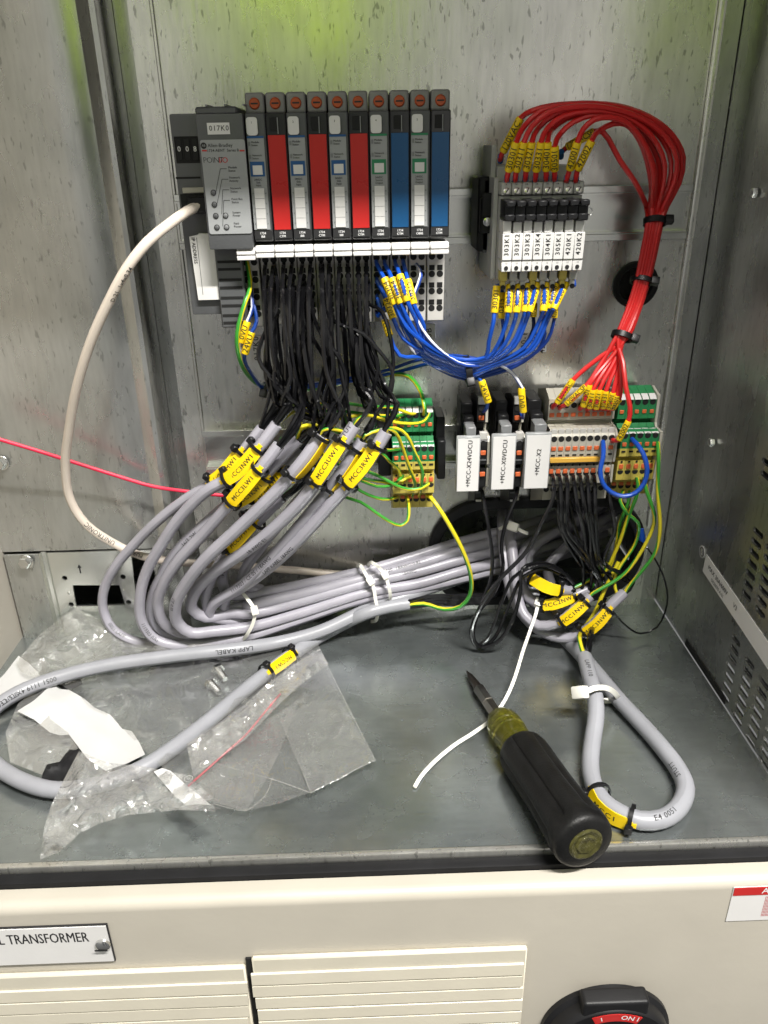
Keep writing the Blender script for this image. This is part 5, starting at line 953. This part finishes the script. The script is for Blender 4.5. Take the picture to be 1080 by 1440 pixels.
ribbon([(702, 744, 8), (712, 740, 16), (722, 741, 20), (732, 746, 22), (742, 750, 20)], .0026, .0011, 'cable_tie', 'white cable tie high on two grey cables inside the oval opening', 'cable tie', g_, (719, 741, 20), .0042)
# ================================================================ plastic bags, paper, screwdriver
from mathutils.geometry import delaunay_2d_cdt
def resample(poly, step, closed=True):
    out = []; n = len(poly)
    for i in range(n if closed else n-1):
        a, b = np.array(poly[i], float), np.array(poly[(i+1) % n], float); k = max(1, int(np.linalg.norm(b-a)/step)); out += [tuple(a+(b-a)*j/k) for j in range(k)]
    if not closed: out.append(tuple(poly[-1]))
    return out
def inside(p, poly):
    x, y = p; c = False; n = len(poly)
    for i in range(n):
        (x0, y0), (x1, y1) = poly[i], poly[i-1]
        if (y0 > y) != (y1 > y) and x < (x1-x0)*(y-y0)/(y1-y0)+x0: c = not c
    return c
def folds(seed, n, amp, wl):
    r = np.random.RandomState(seed); A = []
    for _ in range(n): t = r.uniform(0, math.pi); A.append((math.cos(t), math.sin(t), r.uniform(.6, 1.6)/wl, r.uniform(0, 6.28), amp*r.uniform(.3, 1)))
    def h(x, y):
        s = 0
        for cx, cy, k, p, a in A:
            u = (cx*x+cy*y)*k+p+.6*math.sin((cy*x-cx*y)*k*.37+p*2); s += a*(1-abs(math.sin(u)))**1.6
        return s
    return h
def sheet(name, poly, step, hf, m, parent, kind=None, base=2., smooth=True):
    b = resample(poly, step*.7); px = [p[0] for p in poly]; py = [p[1] for p in poly]; P_ = list(b); r = np.random.RandomState(int(abs(sum(px))) % 1000)
    y = min(py)
    while y < max(py):
        x = min(px)
        while x < max(px):
            q = (x+r.uniform(-.3, .3)*step, y+r.uniform(-.3, .3)*step)
            if inside(q, poly) and min((q[0]-u)**2+(q[1]-v)**2 for u, v in b) > (step*.45)**2: P_.append(q)
            x += step
        y += step*.85
    n = len(b); vs, es, fs, *_ = delaunay_2d_cdt([Vector(p) for p in P_], [(i, (i+1) % n) for i in range(n)], [], 1, 1e-4)
    V = np.array([G(v[0], v[1], base+hf(v[0], v[1])) for v in vs]); return obj(name, (V, [tuple(f) for f in fs]), m, parent, smooth=smooth)
bag = thing('plastic_bag', 'crumpled clear plastic bag with red zip line lying on the cabinet floor', 'plastic bag', G(250, 1050, 0))
f1 = folds(3, 10, 5.2, 24); f2 = folds(8, 9, 3.0, 30); f3 = folds(5, 12, 5., 15); f4 = folds(11, 4, .5, 60)
def peak(x0, y0, w_, h): return lambda x, y: h*math.exp(-((x-x0)**2+(y-y0)**2)/w_**2)
pk = peak(107, 862, 42, 42); 
sheet('bag_flap', [(107, 855), (86, 868), (52, 896), (22, 932), (30, 945), (62, 960), (130, 948), (220, 930), (300, 920), (330, 905), (262, 906), (190, 902), (165, 885), (142, 872)], 9, lambda x, y: f1(x, y)*.8+pk(x, y)*.35+3, 'bag', bag)
sheet('bag_back', [(78, 958), (230, 936), (330, 922), (412, 912), (446, 902), (458, 930), (520, 1052), (528, 1069), (470, 1098), (437, 1114), (392, 1130), (345, 1141), (300, 1128), (240, 1090), (200, 1052), (160, 1012), (112, 980)], 11, lambda x, y: f2(x, y)+1.2, 'sheet', bag)
sheet('bag_front', [(111, 1056), (150, 1072), (205, 1078), (262, 1090), (300, 1122), (303, 1141), (252, 1139), (180, 1146), (140, 1158), (112, 1172), (84, 1198), (56, 1209), (62, 1165), (72, 1132), (90, 1096)], 6, lambda x, y: f3(x, y)*.8+peak(130, 1090, 50, 9)(x, y)+5, 'fray', bag)
sheet('zip_band', [(262, 1046), (300, 1022), (345, 990), (372, 965), (412, 935), (450, 912), (462, 934), (420, 965), (395, 988), (345, 1040), (300, 1072), (272, 1092)], 6, lambda x, y: f3(x+90, y)*.8+14.0, 'fray', bag)
sheet('bag_corner', [(394, 1012), (440, 985), (478, 985), (528, 1069), (436, 1115), (420, 1070)], 12, lambda x, y: f4(x, y)+5, 'sheet', bag)
sheet('bag_lower', [(262, 1092), (345, 1030), (420, 985), (392, 1060), (372, 1100), (346, 1141), (300, 1128)], 10, lambda x, y: f2(x+30, y)*1.2+6, 'sheet', bag)
sheet('bag_left', [(60, 958), (25, 990), (8, 1030), (14, 1072), (60, 1090), (110, 1052), (96, 1030), (70, 1010)], 9, lambda x, y: f2(x, y)+2, 'bag', bag)
for L in ([(528, 1069, 7), (500, 1082, 7.5), (480, 1094, 7), (460, 1103, 8), (437, 1115, 7)], [(395, 1014, 8), (408, 1045, 7), (420, 1072, 7), (437, 1114, 7)], [(300, 1130, 7), (330, 1138, 6), (345, 1140, 7), (372, 1120, 7), (384, 1092, 8)], [(455, 925, 5), (490, 995, 5), (528, 1069, 6)], [(290, 1070, 8), (340, 1084, 7), (390, 1098, 7), (437, 1115, 7)]):
    obj('bag_seam', tube(Path([G(*p) for p in L], .004), .00024, 5), 'fray', bag)
zl_ = Path([G(264, 1106, 8), G(290, 1083, 10), G(318, 1058, 14), G(345, 1034, 16.5), G(372, 1002, 18), G(394, 976, 18)], .003)
obj('zip_line', tube(zl_, .0007, 6), 'zipred', bag)
def recyc(px, py, h):
    c = G(px, py, h); L = [circ(0, 0, .0030, 6), circ(0, 0, .0025, 6)]; g = curve2d(L, 1e-5); t2 = curve2d([circ(0, 0, .0014, 3), circ(0, 0, .0008, 3)], 1e-5)
    obj('recycling_mark', onto(join(g, t2), c, _n((.8, .6, 0)), _n((-.6, .8, .0))), 'paper', bag, smooth=False)
recyc(265, 1095, 9.5); recyc(287, 1075, 10.5)
sl_ = lambda px, py, w_, h: None
pp = thing('paper_strip', 'crumpled strip of white paper lying under the thick cable and bag', 'paper', G(130, 1000, 0))
fp1 = folds(21, 5, 6., 55)
sheet('paper_end', [(26, 922), (40, 932), (54, 946), (62, 960), (40, 975), (20, 985), (-10, 995), (-12, 965), (6, 948)], 9, lambda x, y: fp1(x, y)*.25+1.5, 'paper', pp)
sheet('paper_sheet', [(48, 985), (73, 962), (84, 969), (97, 970), (118, 982), (133, 995), (155, 1005), (163, 1014), (172, 1025), (185, 1028), (196, 1044), (204, 1061), (180, 1073), (148, 1084), (122, 1066), (110, 1050), (97, 1033), (84, 1034), (70, 1030), (48, 1012), (24, 1000)], 8, lambda x, y: fp1(x, y)*.7+2, 'paper', pp)
sheet('paper_corner', [(216, 1085), (228, 1080), (240, 1084), (262, 1104), (280, 1118), (297, 1132), (280, 1131), (262, 1132), (246, 1120)], 7, lambda x, y: fp1(x, y)*.5+9, 'paper', pp)
# a torn black foam scrap and the screws inside the bag
bl_ = thing('foam_scrap', 'torn black scrap lying inside the thick cable loop by the paper', 'scrap', G(88, 1080, 0))
fz_ = folds(31, 5, 2.5, 14); sheet('scrap_piece', [(102, 1047), (112, 1054), (104, 1078), (92, 1098), (57, 1099), (60, 1088), (66, 1075), (84, 1071), (92, 1060)], 5, lambda x, y: fz_(x, y)+4, 'rubber', bl_)
tag(sheet('dark_scrap', [(78, 962), (96, 951), (112, 949), (116, 962), (104, 968), (88, 970)], 5, lambda x, y: fz_(x, y)+1, 'rubber', None), 'small dark scrap just below the thick cable at the left', 'scrap')
for k, (a, b, lb) in enumerate(((((298, 962), (316, 981)), 0, 'loose hex screw inside the bag, the nearer of two'), (((308, 943), (325, 966)), 0, 'loose hex screw inside the bag, the farther of two'))):
    p, q = G(*a[0], 5), G(*a[1], 5); ax = _n(q-p); t = thing('hex_screw', lb, 'screw', p, 'loose screws in the bag')
    obj('screw_head', hexhead(p, -ax, .0048, .0035), 'bolt', t); obj('thread', lathe([(0, .0027)]+[(d*.0007, .0027-.0004*(d % 2)) for d in range(1, 18)]+[(.0125, .002)], p, ax, 12), 'bolt', t)

# ---- screwdriver
tip, butt = G(656.5, 944, 4), G(825, 1189, 17.5); ax = _n(butt-tip); LN = np.linalg.norm(butt-tip)
def along(px, py):                           # distance along the tool axis of the point seen at a pixel
    r = _ray(px, py); A = np.array([ax, -r]).T; s = np.linalg.lstsq(A, CAM-tip, rcond=None)[0]; return s[0]
ds, dc0, dc1, dg1 = along(672, 970), along(703, 1006), along(736, 1050), along(823, 1187)
sd = thing('screwdriver', 'stubby screwdriver with black grip and amber collar lying on the cabinet floor', 'screwdriver', G(740, 1060, 0))
e1 = _n(np.cross(ax, EZ)); e2 = np.cross(e1, ax)
def prism(rows, m, nm):                     # flat blade: (distance, half width, half thickness)
    V = []; F_ = []
    for d, a, b in rows: V += [tip+ax*d+e1*x*a+e2*y*b for x, y in ((-1, -1), (1, -1), (1, 1), (-1, 1))]
    for i in range(len(rows)-1):
        for j in range(4): F_.append((4*i+j, 4*i+(j+1) % 4, 4*i+4+(j+1) % 4, 4*i+4+j))
    k = 4*(len(rows)-1); F_ += [(3, 2, 1, 0), (k, k+1, k+2, k+3)]; return obj(nm, (np.array(V), F_), m, sd)
obj('bit', lathe([(-.0005, .0003), (.003, .0011), (.008, .0023), (ds*.95, .0034), (ds, .0035)], tip, ax, 14, lambda a, i: 1-.35*max(0, math.cos(4*a))*(1 if i in (1, 2) else .3 if i == 3 else 0)), 'tip', sd)
obj('bit_shank', lathe([(ds, .0041), (ds+.0006, .0046), ((ds+dc0)*.5, .0046), ((ds+dc0)*.5+.0003, .0040), ((ds+dc0)*.5+.0015, .0040), ((ds+dc0)*.5+.0018, .0047), (dc0+.002, .0047)], tip, ax, 6), 'shaft', sd)
c_ = dc1-dc0
obj('collar', lathe([(dc0-.0008, 0.00644), (dc0+.0005, 0.00799), (dc0+c_*.22, 0.01154), (dc0+c_*.32, 0.01188), (dc0+c_*.40, 0.01188), (dc0+c_*.42, 0.01110), (dc0+c_*.46, 0.01110), (dc0+c_*.48, 0.01177), (dc0+c_*.54, 0.01177), (dc0+c_*.56, 0.01099), (dc0+c_*.60, 0.01099), (dc0+c_*.62, 0.01166), (dc0+c_*.85, 0.01099), (dc1+.003, 0.01066)], tip, ax, 28, lambda a, i: 1-.05*max(0, math.cos(8*a)) if i in (1, 2) else 1), 'amber', sd)
g_len = dg1-dc1
def flute(a, i):
    if i < 3 or i > 11: return 1
    return 1-.15*max(0, math.cos(6*a))**4+.02*max(0, math.cos(6*a+math.pi))**6
obj('grip', lathe([(dc1-.0005, 0.01088), (dc1+.0005, 0.01388), (dc1+.003, 0.01521), (dc1+.006, 0.01576), (dc1+g_len*.15, 0.01587), (dc1+g_len*.3, 0.01565), (dc1+g_len*.45, 0.01554), (dc1+g_len*.6, 0.01576), (dc1+g_len*.72, 0.01632), (dc1+g_len*.8, 0.01665), (dc1+g_len*.84, 0.01687), (dc1+g_len*.86, 0.01743), (dc1+g_len*.92, 0.01765), (dg1-.003, 0.01743), (dg1-.001, 0.01643), (dg1, 0.01443), (dg1+.0003, 0.01088)], tip, ax, 48, flute), 'grip', sd)
obj('end_cap', lathe([(dg1-.004, .0100), (dg1+.0004, .0100), (dg1+.0012, .0088), (dg1+.0006, .0064), (dg1+.0014, .0052), (dg1+.0008, .0030), (dg1+.0012, .0010)], tip, ax, 24, lambda a, i: 1+.05*math.cos(7*a) if i in (2, 3, 4) else 1), 'cap', sd)
# ================================================================ the photographer, seen only as a reflection in the sheet metal
hv = mat('hi_vis_cloth', (.42, .62, .03), .7, 0, .06, 40); cl = mat('dark_cloth', (.03, .035, .05), .8, 0, .1, 40); sk = mat('skin', (.5, .33, .25), .5, 0, .04, 40); hr = mat('dark_hair', (.03, .02, .015), .6)
pr_ = thing('person', 'person in a hi-vis yellow vest and dark clothes standing before the cabinet', 'person', (-.09, -1.0, -.50))
def body(nm, verts, edges, m, sub=2):
    me = bpy.data.meshes.new(nm); me.from_pydata([v[:3] for v in verts], edges, []); o = bpy.data.objects.new(nm, me); COL.objects.link(o)
    me.materials.append(m); o.modifiers.new('skin', 'SKIN'); s = o.modifiers.new('sub', 'SUBSURF'); s.levels = s.render_levels = sub
    for v, k in zip(me.skin_vertices[0].data, verts): v.radius = (k[3], k[4] if len(k) > 4 else k[3])
    me.skin_vertices[0].data[0].use_root = True; o.parent = pr_; return o
z0 = .0
V = [(0, 0, .88, .15, .11), (0, .0, 1.10, .15, .11), (0, .01, 1.32, .17, .11), (0, .02, 1.45, .09, .08), (0, .05, 1.53, .055), (0, .07, 1.62, .075, .09), (0, .06, 1.72, .07, .085)]
E_ = [(0, 1), (1, 2), (2, 3), (3, 4), (4, 5), (5, 6)]
for s in (-1, 1):
    n = len(V); V += [(s*.19, .02, 1.40, .06), (s*.24, .06, 1.15, .045), (s*.10, .30, 1.16, .035), (s*.07, .36, 1.17, .03)]; E_ += [(3, n), (n, n+1), (n+1, n+2), (n+2, n+3)]
    n = len(V); V += [(s*.10, 0, .80, .09), (s*.11, .02, .45, .06), (s*.11, 0, .08, .045), (s*.12, .12, .04, .04)]; E_ += [(0, n), (n, n+1), (n+1, n+2), (n+2, n+3)]
body('body', V, E_, cl)
body('vest', [(0, 0, .90, .178, .13), (0, 0, 1.10, .175, .128), (0, .012, 1.33, .195, .125), (0, .02, 1.44, .12, .10)], [(0, 1), (1, 2), (2, 3)], hv)
body('head', [(0, .075, 1.56, .06, .06), (0, .085, 1.63, .078, .094), (0, .07, 1.71, .074, .09)], [(0, 1), (1, 2)], sk); body('hair', [(0, .05, 1.68, .082, .092), (0, .05, 1.735, .07, .08)], [(0, 1)], hr)
